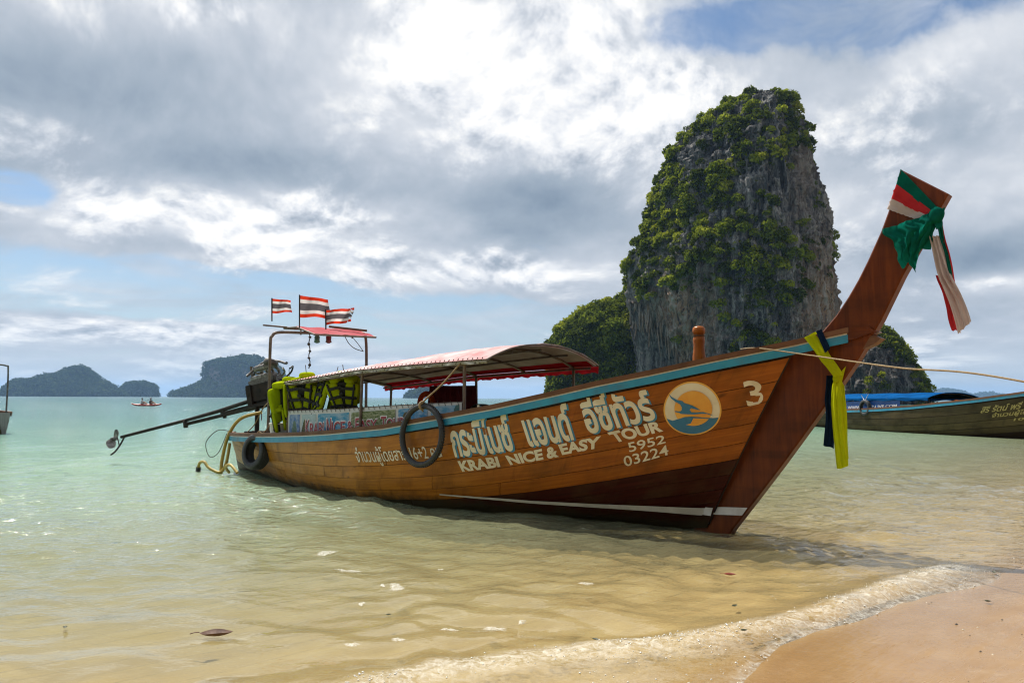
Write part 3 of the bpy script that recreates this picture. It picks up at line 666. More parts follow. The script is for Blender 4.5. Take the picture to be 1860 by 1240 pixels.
# --- the big tower
TY = 230.0
tl = [(1372, 162), (1338, 172), (1296, 190), (1252, 214), (1232, 242), (1208, 272), (1194, 318), (1172, 368), (1160, 428), (1141, 466), (1136, 520), (1141, 556), (1144, 600), (1150, 640), (1158, 680), (1164, 722), (1164, 740)]
tr_ = [(1376, 162), (1412, 170), (1438, 196), (1460, 240), (1474, 292), (1488, 345), (1498, 392), (1507, 440), (1514, 486), (1518, 540), (1517, 600), (1513, 660), (1508, 722), (1508, 740)]
tl = [(a+7, b+(16 if b < 300 else 4)) for a, b in tl]; tr_ = [(a-7, b+(16 if b < 300 else 4)) for a, b in tr_]
tower, TP, TN, TPR = karst('limestone_tower', tl, tr_, TY, 40, MT['rock'], 440, 330, 2.0, 1.35, 3,
    scoops=[(1178, 660, 24, 75, 14.0), (1240, 680, 26, 60, 6.0), (1285, 605, 18, 60, 2.0), (1440, 360, 20, 80, 1.5), (1375, 330, 14, 60, 1.5), (1470, 560, 14, 90, 2.0)],
    bare=[(1225, 560, 60, 70, 1.0), (1250, 620, 50, 70, 1.0), (1285, 560, 14, 80, .9), (1495, 560, 34, 120, 1.0), (1470, 600, 26, 70, .8), (1465, 330, 18, 80, .35)])
tag(tower, 'tall grey limestone tower rising from the sea, draped in green bushes')
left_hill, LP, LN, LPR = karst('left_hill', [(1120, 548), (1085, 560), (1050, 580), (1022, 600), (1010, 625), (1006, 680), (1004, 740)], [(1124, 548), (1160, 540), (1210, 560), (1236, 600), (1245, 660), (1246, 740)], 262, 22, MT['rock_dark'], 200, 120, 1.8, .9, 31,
    bare=[(1190, 640, 60, 90, .5)])
tag(left_hill, 'low wooded hill at the left foot of the limestone tower')
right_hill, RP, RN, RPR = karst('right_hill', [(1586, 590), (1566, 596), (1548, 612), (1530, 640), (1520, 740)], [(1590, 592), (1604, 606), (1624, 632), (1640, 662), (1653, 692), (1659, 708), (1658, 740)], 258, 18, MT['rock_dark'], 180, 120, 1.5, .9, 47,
    bare=[(1600, 660, 30, 50, .25)])
tag(right_hill, 'dark rocky shoulder with bushes on top at the right foot of the tower')

def sample_shell(P, N, PR, count, seed, test):
    g = np.random.default_rng(seed); nz, na = P.shape[:2]
    i = g.integers(0, nz-1, count*6); j = g.integers(0, na, count*6)
    th = j/na*2*math.pi; keep = np.sin(th) < .35
    area = np.linalg.norm(np.cross(P[i+1, j]-P[i, j], P[i, (j+1) % na]-P[i, j]), axis=1); keep &= g.uniform(0, 1, len(i)) < area/np.quantile(area, .97)
    i, j = i[keep], j[keep]; fr = g.uniform(0, 1, (len(i), 2, 1))
    p = P[i, j]*(1-fr[:, 0])+P[i+1, j]*fr[:, 0]; p = p+(P[i, (j+1) % na]-P[i, j])*fr[:, 1]
    m = test(p, PR[i, j]); ok = g.uniform(0, 1, len(p)) < m
    return p[ok][:count], N[i, j][ok][:count]
def veg_tower(p, pr):
    v = np.full(len(p), .16)
    for (sx, sy, rx, ry, a) in [(1345, 205, 130, 48, 1.2), (1215, 430, 75, 130, 1.35), (1225, 350, 50, 70, .6), (1320, 420, 110, 110, .95), (1290, 330, 70, 60, .5), (1250, 240, 40, 50, .4), (1420, 230, 50, 60, .6), (1385, 330, 45, 45, .55), (1390, 490, 80, 60, .85), (1330, 500, 90, 60, .6),
              (1140, 500, 40, 60, 1.2), (1370, 590, 50, 90, .9), (1440, 470, 40, 60, .5), (1450, 290, 30, 40, .4), (1315, 600, 25, 60, .55), (1250, 490, 50, 30, .6), (1410, 560, 30, 60, .5), (1470, 470, 20, 40, .3), (1335, 650, 30, 30, .5), (1515, 420, 12, 40, .5), (1520, 500, 12, 30, .6), (1355, 280, 40, 40, .4),
              (1262, 290, 42, 34, -.65), (1450, 350, 38, 75, -.6), (1495, 580, 45, 110, -.7), (1215, 590, 72, 75, -1.2), (1240, 655, 50, 60, -1.2), (1285, 610, 26, 80, -.6), (1430, 430, 24, 60, -.35), (1210, 520, 30, 30, -.3), (1400, 410, 30, 24, -.3)]:
        v += a*np.exp(-((pr[:, 0]-sx)/rx)**2-((pr[:, 1]-sy)/ry)**2)
    nn = fbm(p*np.array([.15, .15, .19]), 4, 91)
    return np.clip((v-.73)*1.2+(nn-.5)*5.6, 0, 1)
def veg_make(name, P, N, PR, count, seed, test, smin, smax, per, mat, label, leaf=.34):
    p, nrm = sample_shell(P, N, PR, count, seed, test); g = np.random.default_rng(seed+1)
    sz = smin+(smax-smin)*g.beta(1.6, 3.2, len(p)); t = np.clip(fbm(p*.10, 3, seed+2)*1.5-.42+g.normal(0, .26, len(p)), 0, 1)
    geo, tint = leaves(p+nrm*sz[:, None]*.25, nrm, sz, per, t, .55, leaf, seed+3)
    o = obj(name, geo, mat, base=(p[:, 0].mean(), p[:, 1].mean(), 0), attrs={'tint': tint}, smooth=False); tag(o, label, kind='stuff'); return p, nrm
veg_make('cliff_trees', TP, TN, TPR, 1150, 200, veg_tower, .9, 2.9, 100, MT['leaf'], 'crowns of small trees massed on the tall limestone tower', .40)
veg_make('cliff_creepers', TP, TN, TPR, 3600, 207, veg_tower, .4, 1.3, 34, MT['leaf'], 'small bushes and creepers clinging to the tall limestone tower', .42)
def veg_left(p, pr): return np.clip(1.25-1.2*np.exp(-((pr[:, 0]-1200)/70)**2-((pr[:, 1]-650)/80)**2)+(fbm(p*.12, 3, 5)-.5), 0, 1)
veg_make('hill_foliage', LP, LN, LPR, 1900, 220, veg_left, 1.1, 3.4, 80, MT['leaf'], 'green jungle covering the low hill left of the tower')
def veg_right(p, pr):
    top = np.clip((640-pr[:, 1])/30, 0, 1)*.5+np.exp(-(np.abs(pr[:, 0]-np.interp(pr[:, 1], [588, 630, 706], [1595, 1640, 1675]))/16)**2)
    return np.clip(top+(fbm(p*.16, 3, 8)-.56)*2.0, 0, 1)
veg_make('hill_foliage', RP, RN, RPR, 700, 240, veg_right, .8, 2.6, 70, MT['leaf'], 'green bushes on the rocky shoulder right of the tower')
# dripstone hanging from the undercut on the tower's left flank
_sr = np.random.default_rng(5); _st = []
for q in range(150):
    f_ = _sr.uniform(0, 1); bx_2 = 1146+f_*88+_sr.normal(0, 9); by_2 = 552+f_*112+_sr.normal(0, 12)
    i = int(np.argmin(((TPR.reshape(-1, 2)-np.array([bx_2, by_2]))**2).sum(1)+np.where(TN.reshape(-1, 3)[:, 1] < .1, 0, 1e9))); p = TP.reshape(-1, 3)[i]+np.array([0, -.6, 1.2]); L_ = _sr.gamma(2.2, 1.7)+1.2; r_ = _sr.uniform(.25, .85)
    _st.append(tube(smooth_path([p, p+np.array([_sr.normal(0, .2), _sr.normal(0, .2), -L_*.5]), p+np.array([_sr.normal(0, .3), 0, -L_])], 6), np.linspace(r_, .06, 6), 6))
_sg = join(*_st); o = obj('dripstone', _sg, MT['rock'], tower, attrs={'bare': np.full(len(_sg[0]), .7)}); o['kind'] = 'stuff'
# lone bushes that stand off the bare faces of the tower
BUSH = [(1226, 615, 1.7), (1268, 470, 2.2), (1308, 556, 2.0), (1186, 540, 1.6), (1460, 402, 1.5), (1440, 305, 1.4), (1505, 470, 1.8), (1424, 545, 2.1), (1478, 520, 1.6), (1516, 425, 2.0), (1366, 475, 2.2), (1255, 345, 1.9), (1235, 275, 1.6), (1400, 625, 1.8)]
flat = TPR.reshape(-1, 2); fP = TP.reshape(-1, 3); fN = TN.reshape(-1, 3); frontm = fN[:, 1] < .1
BLAB = ['above the pale undercut face, left of centre', 'at the upper edge of the pale lower left face', 'in the middle of the bare lower face', 'on the left flank above the undercut', 'on the grey right face, halfway up', 'on the grey right face, high up', 'on the right edge of the rock, below its middle', 'low on the right face beside the green mass',
        'low on the right face near the rock edge', 'on the right edge of the rock, at mid height', 'near the centre where green mass meets rock', 'on the bare grey patch at the upper left', 'high on the left edge under the green cap', 'lowest on the face, near the bow rail']
for q, (bx, by, s) in enumerate(BUSH):
    dd_ = ((flat-np.array([bx, by]))**2).sum(1)+np.where(frontm, 0, 1e9); i = int(np.argmin(dd_)); p = fP[i]+fN[i]*s*.4
    b = thing('cliff_bush', p, 'green bush on the limestone tower, '+BLAB[q], 'bush', 'lone bushes on the limestone tower')
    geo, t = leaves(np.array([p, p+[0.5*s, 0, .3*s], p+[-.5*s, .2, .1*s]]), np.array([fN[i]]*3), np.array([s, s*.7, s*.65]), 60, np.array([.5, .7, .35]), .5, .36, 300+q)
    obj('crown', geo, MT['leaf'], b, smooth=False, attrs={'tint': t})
    obj('stem', tube([fP[i]-fN[i]*.3, p-np.array([0, 0, .2]), p+np.array([0, 0, .4*s])], [.12, .1, .04], 6), MT['rope'], b)

# --- far islands
def far_mat():
    m, n, out = new_mat('far_forest'); geo = n.new('ShaderNodeNewGeometry'); pos = geo.outputs['Position']
    am = n.new('ShaderNodeAttribute'); am.attribute_name = 'bare'
    f = n.noise(pos, .05, 6, .65); st = n.noise(n.v('MULTIPLY', pos, (1, 1, .2)), .05, 6, .65)
    col = n.mix(n.mr(f, .35, .65), (.012, .022, .012, 1), (.035, .050, .024, 1)); rk = n.ramp(st, [(.35, (.10, .085, .075)), (.5, (.34, .25, .19)), (.65, (.48, .38, .31))])
    col = n.mix(n.m('MULTIPLY', am.outputs['Fac'], n.mr(st, .30, .48)), col, rk)
    principled(n, out, **{'Base Color': col, 'Roughness': 1.0, 'Specular IOR Level': .1, 'Normal': n.bump(f, 1.0, 14)}); return m
MT['far'] = far_mat()
def island(left, right, Y, depth, seed, bare, label, amp=1.3, fol=1500):
    o, P, N, PR = karst('island', left, right, Y, depth, MT['far'], 260, 90, amp, 1.0, seed, bare=bare, zmin=-6, k=Y/230.0*.55, flute=.6)
    tag(o, label)
    kk = Y/2600.
    if fol: veg_make('island_forest', P, N, PR, fol, seed+400, lambda p, pr: np.clip(1.2-np.max([bb[4]*np.exp(-((pr[:, 0]-bb[0])/bb[2])**2-((pr[:, 1]-bb[1])/bb[3])**2) for bb in bare+[(0, 0, 1, 1, 0)]], 0)*1.3, 0, 1)*(p[:, 2] > 2), 4.5*kk, 15*kk, 14, MT['far_leaf'], 'dark forest covering the '+label, .5)
    return P, N, PR
island([(148, 667), (128, 672), (110, 680), (88, 690), (74, 686), (40, 692), (30, 700), (20, 716), (18, 722)], [(152, 667), (165, 672), (178, 690), (198, 702), (222, 716), (226, 722)], 2600, 170, 61, [(165, 675, 6, 6, .5)], 'wooded blue grey island at the far left of the horizon')
island([(246, 696), (234, 700), (227, 706), (224, 718), (223, 722)], [(256, 696), (272, 698), (279, 706), (282, 718), (282, 722)], 2750, 60, 71, [(256, 710, 18, 9, .8)], 'small blunt rocky islet between the two wooded islands')
island([(446, 646), (420, 652), (400, 656), (380, 660), (376, 690), (362, 698), (345, 706), (325, 712), (314, 717), (312, 722)], [(452, 646), (480, 652), (502, 664), (520, 690), (548, 704), (572, 714), (590, 722)], 2700, 190, 83, [(390, 680, 12, 14, .9), (420, 684, 16, 10, .9), (440, 676, 14, 8, .6)], 'steep headland with pale cliff faces behind the stern engine')
island([(790, 704), (770, 706), (752, 711), (742, 718), (738, 724)], [(800, 704), (820, 707), (842, 711), (852, 718), (853, 724)], 2400, 80, 97, [(842, 715, 8, 6, .4)], 'low wooded island seen under the canopy of the long boat', .9)
island([(1720, 709), (1698, 712), (1680, 718), (1660, 727)], [(1726, 709), (1750, 718), (1768, 726)], 6400, 260, 103, [], 'pale blue far mountain ridge behind the blue canopied boat', .7)
island([(1790, 716), (1772, 720), (1752, 728)], [(1796, 716), (1815, 722), (1830, 728)], 6400, 200, 109, [], 'paler far mountain ridge right of the blue canopied boat', .7)
# trees standing clear on the headland's left slope
ISL_T = [(320, 713), (331, 709), (342, 706), (352, 702), (360, 697), (366, 692), (88, 688), (70, 684)]
for q, (a, b_) in enumerate(ISL_T):
    p = at_y(a, b_, 2640); g_ = thing('far_tree', p-np.array([0, 0, 8.]), ('tiny dark tree, '+['leftmost', 'second from left', 'third from left', 'third from right', 'second from right', 'rightmost'][q]+' on the left slope of the cliffed headland') if q < 6 else ['tiny dark tree on the left shoulder of the leftmost island', 'tiny dark tree standing apart at the left end of the leftmost island'][q-6], 'tree', 'trees on far island slopes')
    geo, t = leaves(np.array([p, p+[3, 0, 3.]]), np.array([[0, -1., 0]]*2), np.array([6., 4.5]), 40, np.array([.4, .5]), .6, .4, 500+q)
    obj('crown', geo, MT['far_leaf'], g_, smooth=False, attrs={'tint': t}); obj('trunk', tube([p-[0, 0, 14.], p], [.9, .5], 6), MT['rope'], g_)

# --- unseen wooded hill added behind the viewer to shade the boat's near side
gxh, gyh = np.meshgrid(np.linspace(-190, 230, 150), np.linspace(-26, -110, 40), indexing='ij')
hh2 = 26*np.clip((-gyh-26)/34, 0, 1)**.7*(.55+.8*fbm(np.stack([gxh*.02, gyh*.02, gxh*0], -1), 3, 71))+3.2*(fbm(np.stack([gxh*.3, gyh*.3, gxh*0], -1), 3, 73)-.3)+1.0
fm_, n, out = new_mat('shade_hill_jungle'); geo = n.new('ShaderNodeNewGeometry'); f = n.noise(geo.outputs['Position'], .9, 6, .65)
principled(n, out, **{'Base Color': n.mix(n.mr(f, .35, .65), (.02, .035, .010, 1), (.07, .095, .02, 1)), 'Roughness': 1.0, 'Normal': n.bump(f, 1, 1.5)})
sj = obj('shade_hill', (np.stack([gxh, gyh, hh2], -1).reshape(-1, 3), grid_faces_np(150, 40)[:, ::-1]), fm_, base=(0, -60, 0)); tag(sj, 'unseen jungle covered hill added behind the beach to shade the boat', kind='structure')
# --- the air between: one closed box of thin haze
hv = bpy.data.materials.new('haze_air'); hv.use_nodes = True; hv.node_tree.nodes.clear(); n = NT(hv.node_tree)
out = n.new('ShaderNodeOutputMaterial'); pv = n.new('ShaderNodeVolumePrincipled'); pv.inputs['Color'].default_value = (.38, .64, 1.0, 1); pv.inputs['Density'].default_value = .000095
pv.inputs['Anisotropy'].default_value = .2
n.l.new(pv.outputs[0], out.inputs['Volume'])
HAZE_R = 7600.
hz_o = obj('haze', box((0, HAZE_R-400, 92), (2*HAZE_R, 2*HAZE_R, 200)), hv, base=(0, 0, 0), smooth=False); tag(hz_o, 'thin bluish sea haze in the air towards the far islands', kind='stuff')

# ================================================================ long-tail boats
def lerp(a, b, t): return a+(b-a)*t
# stations measured on the photograph, boat metres: x forward from the forefoot, half breadths, heights
SH_X = np.array([-10.35, -10.1, -9.75, -9.3, -8.5, -7.35, -6.4, -5.6, -4.35, -3.04, -2.43, -1.7, -1.035, -.57, .08, .586, .93])
SH_B = np.array([.20, .40, .56, .70, .92, 1.10, 1.20, 1.26, 1.27, 1.20, 1.152, 1.006, .867, .706, .466, .254, .11])
SH_Z = np.array([.705, .708, .713, .723, .75, .797, .845, .897, 1.011, 1.201, 1.295, 1.44, 1.579, 1.672, 1.816, 1.922, 1.993])
WL_X = np.array([-10.3, -10., -9.5, -8.99, -7.56, -6.62, -5.08, -3.62, -2.56, -1.42, -.37, -.22])
WL_B = np.array([.06, .14, .24, .36, .75, .95, 1.12, .93, .71, .36, .075, .07])
XS = -10.35
def seam_x(z): return -.245+.5475*z
_tS = (SH_X-XS)/(seam_x(SH_Z)-XS); _tW = (WL_X-XS)/(seam_x(0)-XS)
class Hull:
    kx = 1.0
    """P(t, v): t stern->stem, v sheer->keel, starboard side (side=-1) or port (+1)"""
    def __init__(s, org, phi, scale=1.0):
        s.o = np.array(org, float); a = R_(phi); s.fw = np.array([math.cos(a), math.sin(a), 0]); s.pt = np.array([-math.sin(a), math.cos(a), 0]); s.k = scale
    def w(s, x, y, z):
        x, y, z = np.broadcast_arrays(np.asarray(x, float), np.asarray(y, float), np.asarray(z, float))
        return s.o+s.k*(s.kx*x[..., None]*s.fw+y[..., None]*s.pt+z[..., None]*np.array([0, 0, 1.]))
    def loc(s, t, v):
        t, v = np.broadcast_arrays(np.asarray(t, float), np.asarray(v, float)); tc_ = np.clip(t, 0, 1)
        bs = np.interp(tc_, _tS, SH_B); zs = np.interp(tc_, _tS, SH_Z); bw = np.interp(tc_, _tW, WL_B)
        zk = np.interp(tc_, [0, .06, .2, .5, .8, .95, 1], [-.02, -.10, -.24, -.34, -.24, -.11, -.07])
        zc = zk+(zs-zk)*np.interp(tc_, [0, .12, .35, .65, .88, 1], [.05, -.04, -.12, -.10, .10, .22])
        y2 = .05
        A = zs-2*zc+zk; B = -2*(zs-zc); disc = np.sqrt(np.maximum(B*B-4*A*zs, 0))
        v0 = np.where(np.abs(A) < 1e-6, zs/np.maximum(2*(zs-zc), 1e-6), (-B-disc)/(2*np.where(np.abs(A) < 1e-6, 1, A))); v0 = np.clip(v0, .25, .97)
        p = (bw-(1-v0)**2*bs-v0**2*y2)/(2*v0*(1-v0)); p = np.clip(p, .03, 1.6)
        y = (1-v)**2*bs+2*v*(1-v)*p+v*v*y2; z = (1-v)**2*zs+2*v*(1-v)*zc+v*v*zk
        x = XS+tc_*(seam_x(z)-XS); return x, y, z
    def P(s, t, v, off=0.0, side=-1):
        x, y, z = s.loc(t, v)
        if np.any(np.asarray(off) != 0):
            e = 1e-3; a = np.stack(s.loc(t+e, v), -1)-np.stack(s.loc(t-e, v), -1); b = np.stack(s.loc(t, v+e), -1)-np.stack(s.loc(t, v-e), -1)
            nn = np.cross(a, b); nn /= np.linalg.norm(nn, axis=-1)[..., None]+1e-12
            off = np.asarray(off, float)[..., None]; x = x+nn[..., 0]*off[..., 0]; y = y+nn[..., 1]*off[..., 0]; z = z+nn[..., 2]*off[..., 0]
        return s.w(x, y*side, z)
    def ony(s, px, py, y):
        d = ray(px, py); c = EYEP-s.o; t = (y*s.k-c@s.pt)/(d@s.pt); Q = EYEP+t*d-s.o; return float(Q@s.fw)/s.k/s.kx, float(Q[2])/s.k
    def find(s, px, py):
        if not hasattr(s, 'gt'):
            s.gt, s.gv = np.meshgrid(np.linspace(.02, .999, 90), np.linspace(0, .95, 50), indexing='ij'); s.gp = project(s.P(s.gt, s.gv))
        i = np.argmin(((s.gp-np.array([px, py]))**2).sum(-1)); t, v = s.gt.ravel()[i], s.gv.ravel()[i]
        for _ in range(12):
            f = lambda a, b: project(s.P(np.array(a), np.array(b)))
            p0 = f(t, v); e = 1e-4; J = np.stack([(f(t+e, v)-p0)/e, (f(t, v+e)-p0)/e], 1)
            st = np.linalg.lstsq(J, np.array([px, py])-p0, rcond=None)[0]; t = min(max(t+np.clip(st[0], -.05, .05), .002), .9985); v = min(max(v+np.clip(st[1], -.1, .1), .0), .99)
        return t, v
HB = Hull((2.3772, 8.6865, 0.0), -42.5)

def strake(h, t0, t1, v0, v1, side=-1, off=.016, nt=40, nv=4):
    """one plank: outer face, with edges turned in to the seams"""
    tt = np.linspace(t0, t1, nt); vv = np.linspace(v0, v1, nv); T, V_ = np.meshgrid(tt, vv, indexing='ij')
    outer = h.P(T, V_, np.full(T.shape, off), side); inner = h.P(T, V_, np.full(T.shape, -.012), side)
    ln = np.linspace(0, (t1-t0)*10.5*h.k, nt); wd = np.linspace(0, (v1-v0)*1.7*h.k, nv)
    per = [(i, 0) for i in range(nt)]+[(nt-1, j) for j in range(1, nv)]+[(i, nv-1) for i in range(nt-2, -1, -1)]+[(0, j) for j in range(nv-2, 0, -1)]
    V = np.concatenate([outer.reshape(-1, 3), np.array([inner[i, j] for i, j in per])])
    uv = np.concatenate([np.stack(np.meshgrid(ln, wd, indexing='ij'), -1).reshape(-1, 2), np.array([(ln[i], wd[j]) for i, j in per])])
    F = grid_faces(nt, nv); n0 = nt*nv; m = len(per)
    if side < 0: F = [f[::-1] for f in F]
    for k in range(m):
        a = per[k][0]*nv+per[k][1]; b = per[(k+1) % m][0]*nv+per[(k+1) % m][1]; f = (a, b, n0+(k+1) % m, n0+k); F.append(f if side < 0 else f[::-1])
    return (V, F), uv
def sheer_path(h, n=70, side=-1, dout=0., dz=0., t0=0., t1=1.):
    t = np.linspace(t0, t1, n); x, y, zz_ = h.loc(t, 0*t); return h.w(x, side*(y+dout), zz_+dz)
def bar_uv(V, k=4):
    n = len(V)//k; d = np.r_[0, np.cumsum(np.linalg.norm(np.diff(V[::k], axis=0), axis=1))]
    return np.stack([np.repeat(d, k), np.tile(np.arange(k)*.06, n)], 1)
Z3 = np.array([0, 0, 1.])
def side_dirs(P, pt):
    T = np.gradient(P, axis=0); T /= np.linalg.norm(T, axis=1)[:, None]; S = np.cross(T, Z3); return S/np.linalg.norm(S, axis=1)[:, None], T

STEM_FRONT = [(-.02, -.08), (.036, .012), (.30, .345), (.597, .726), (.84, 1.05), (1.062, 1.349), (1.24, 1.585), (1.391, 1.803), (1.603, 2.154), (1.811, 2.566), (2.036, 2.953), (2.22, 3.273)]
STEM_BACK = [(1.82, 3.575), (1.733, 3.287), (1.626, 3.011), (1.492, 2.733), (1.40, 2.56), (1.301, 2.4), (1.18, 2.23), (1.051, 2.089), (.93, 2.0), (.66, 1.86), (.23, 1.114), (-.25, .273), (-.46, -.08)]
def stem_geo(h, half=.072, bev=.014):
    poly = STEM_FRONT+STEM_BACK; n = len(poly); c = np.array(poly); d = np.roll(c, -1, 0)-np.roll(c, 1, 0); nn = np.stack([d[:, 1], -d[:, 0]], 1); nn /= np.linalg.norm(nn, axis=1)[:, None]
    inn = c-nn*bev
    rings = [(inn, -half), (c, -half+bev), (c, half-bev), (inn, half)]
    V = np.concatenate([h.w(r[:, 0], np.full(n, y), r[:, 1]) for r, y in rings]); F = [(i+k*n, (i+1) % n+k*n, (i+1) % n+(k+1)*n, i+(k+1)*n) for k in range(3) for i in range(n)]
    F += [tuple(range(n))[::-1], tuple(3*n+i for i in range(n))]
    uv = np.concatenate([np.stack([r[:, 1], r[:, 0]*.5], 1) for r, y in rings]); return (V, F), uv

boat = thing('longtail_boat', HB.w(-4.6, 0, -.3), 'long brown wooden longtail boat with curved prow, canopy and painted lettering, beached in the shallows', 'boat')
# inner shell (seen in the seams and inside) and planking
tt, vv = np.linspace(0, 1, 80), np.linspace(0, 1, 24); T, V_ = np.meshgrid(tt, vv, indexing='ij')
gs = []
for side in (-1, 1): gs.append((HB.P(T, V_, np.full(T.shape, -.008), side).reshape(-1, 3), grid_faces(80, 24)))
hull = obj('hull', join(*gs), MT['dark_in'], boat)
hull_uv = None
for side in (1,):
    g, uv = strake(HB, 0, 1, 0, 1, 1, .012, 70, 16); obj('port_side', g, MT['varnish'], boat, uv=uv)
VB = [0.045, .125, .20, .28, .365, .445, .525, .61, .70, .80, .92]
cuts = [[0, .36, .72, 1], [0, .22, .58, 1], [0, .44, .80, 1], [0, .30, .66, 1], [0, .40, .76, 1], [0, .26, .62, 1], [0, .5, 1], [0, .35, .7, 1], [0, .5, 1], [0, .4, 1]]
for i in range(len(VB)-1):
    for a, b_ in zip(cuts[i][:-1], cuts[i][1:]):
        g, uv = strake(HB, a+.0004, min(b_-.0004, .9985), VB[i]+.0014, VB[i+1]-.0014, -1, .016+.0012*((i*7) % 3), max(14, int(70*(b_-a))))
        mt = MT['varnish'] if i < 5 else MT['maroon']
        o = obj('plank', g, mt, hull, uv=uv, smooth=True, autosmooth=40)
g, uv = stem_geo(HB); obj('prow', g, MT['prow'], boat, uv=uv, autosmooth=35, smooth=True)
# transom board closing the narrow stern
x, y, zt = HB.loc(np.zeros(9), np.linspace(0, .95, 9)); poly = [(-b_, c) for b_, c in zip(y, zt)]+[(b_, c) for b_, c in zip(y[::-1], zt[::-1])]
g = prism(poly, -10.37, -10.31, lambda a, b_, t: HB.w(t, a, b_)); obj('transom', g, MT['stern_wood'], boat, smooth=False, uv=g[0][:, [2, 0]])
# rails: wooden cap, white line, blue band (starboard and port); they run on past the stem to the nose
def rail_path(side, dout, dz):
    P = sheer_path(HB, 90, side, dout, dz)
    ext = [HB.w(xx, side*(.098+dout*.9-.045*q), zz_+dz) for q, (xx, zz_) in enumerate([(1.12, 2.035), (1.30, 2.072)])]
    return np.concatenate([P, np.array(ext)])
for side in (-1, 1):
    for nm, dout, dz, w_, h_, mt in (('cap_rail', .005, .005, .105, .055, 'rail'), ('white_rail_strip', .034, -.031, .030, .017, 'white_paint'), ('blue_rail_band', .036, -.078, .034, .078, 'blue_paint')):
        P = rail_path(side, dout, dz); S, _ = side_dirs(P, HB.pt); g = ribbon_bar(P, S, Z3, w_, h_)
        obj(nm, g, MT[mt], boat, uv=bar_uv(g[0]), smooth=True, autosmooth=40)
# nose peg clamping the rails to the prow
g = prism([(.98, 1.93), (1.38, 1.99), (1.56, 2.05), (1.50, 2.10), (1.30, 2.10), (.95, 2.045)], -.10, .10, lambda a, b_, t: HB.w(a, t, b_)); obj('nose_peg', g, MT['prow'], boat, smooth=False, uv=g[0][:, [0, 2]])
g = prism([(1.37, 1.86), (1.53, 1.93), (1.60, 1.985), (1.53, 2.02), (1.40, 1.97)], -.07, .07, lambda a, b_, t: HB.w(a, t, b_)); obj('nose_peg', g, MT['rail'], boat, smooth=False, uv=g[0][:, [0, 2]])
# decks and thwarts
def deck_strip(x0, x1, z_, y0, y1, mt, name='deck_board'):
    g = box(HB.w((x0+x1)/2, (y0+y1)/2, z_), (x1-x0-.008, y1-y0-.008, .025)); c = g[0].mean(0); V = (g[0]-c)
    V = c+V[:, :1]*HB.fw+V[:, 1:2]*HB.pt+V[:, 2:]*Z3; uv = np.stack([(V-c)@HB.fw, (V-c)@HB.pt], 1); return obj(name, (V, g[1]), MT[mt], boat, smooth=False, uv=uv)
for k in range(6): deck_strip(-10.05+0.04*abs(k-2.5), -8.2, .60, -.54+k*.18, -.54+(k+1)*.18, 'deck')
for k in range(7): deck_strip(-8.0+.12*abs(k-3), -2.6-.42*abs(k-3), .22, -.49+k*.14, -.49+(k+1)*.14, 'deck', 'floor_board')
for k, xx in enumerate((-7.0, -5.9, -4.8, -3.7)): deck_strip(xx, xx+.28, .62, -.92, .92, 'deck', 'thwart')
for k in range(5): deck_strip(-1.6, -.35-.12*abs(k-2), 1.30, -.30+k*.12, -.30+(k+1)*.12, 'deck', 'foredeck_board')
# painted white boot-top line
a = [HB.find(*p) for p in ((802, 893), (920, 901), (1060, 909), (1180, 914), (1270, 918), (1298, 920))]; b_ = [HB.find(*p) for p in ((802, 895), (920, 905), (1060, 915), (1180, 923), (1270, 931), (1298, 934))]
ta = smooth_path(np.array(a), 50); tb = smooth_path(np.array(b_), 50)
V = np.concatenate([HB.P(ta[:, 0], ta[:, 1], np.full(50, .046)), HB.P((ta[:, 0]+tb[:, 0])/2, (ta[:, 1]+tb[:, 1])/2, np.full(50, .047)), HB.P(tb[:, 0], tb[:, 1], np.full(50, .046))])
F = [(i, i+1, 50+i+1, 50+i) for i in range(49)]+[(50+i, 51+i, 101+i, 100+i) for i in range(49)]; obj('white_waterline_stripe', (V, F), MT['white_paint'], boat)
qd = [HB.ony(*p, -.10) for p in ((1296, 920), (1356, 922), (1346, 936), (1296, 934))]
obj('white_waterline_stripe', (np.array([HB.w(p[0], -.10 if q in (0, 3) else -.078, p[1]) for q, p in enumerate(qd)]), [(0, 1, 2, 3)]), MT['white_paint'], boat, smooth=False)

# ---------------------------------------------------------------- lettering painted on the planks
def text_geo(s, bold=0.0, shear=0.0, space=1.0):
    c = bpy.data.curves.new('t', 'FONT'); c.body = s; c.size = 1; c.offset = bold; c.resolution_u = 4; c.shear = shear; c.space_character = space
    o = bpy.data.objects.new('t', c); COL.objects.link(o); dg = bpy.context.evaluated_depsgraph_get(); dg.update()
    me = bpy.data.meshes.new_from_object(o.evaluated_get(dg)); V = np.array([v.co[:] for v in me.vertices], float); F = [tuple(p.vertices) for p in me.polygons]
    bpy.data.objects.remove(o); bpy.data.curves.remove(c); bpy.data.meshes.remove(me); return V, F
def fit(geo, xr=None, yr=(0, .5)):
    V, F = geo; x0, x1 = (V[:, 0].min(), V[:, 0].max()) if xr is None else xr
    return np.stack([(V[:, 0]-x0)/(x1-x0), (V[:, 1]-yr[0])/(yr[1]-yr[0])], 1), F
def on_hull(uvF, quad, off=.024, shift=(0, 0)):
    """unit square -> (t, v) quad TL TR BR BL measured on the hull side"""
    U, F = uvF; q = [np.array(HB.find(px+shift[0], py+shift[1])) for px, py in quad]; u, v = U[:, :1], U[:, 1:]
    tv = (q[3]*(1-u)+q[2]*u)*(1-v)+(q[0]*(1-u)+q[1]*u)*v
    return HB.P(tv[:, 0], tv[:, 1], np.full(len(tv), off)), F
XH = .53                      # height of Thai letter bodies, font units
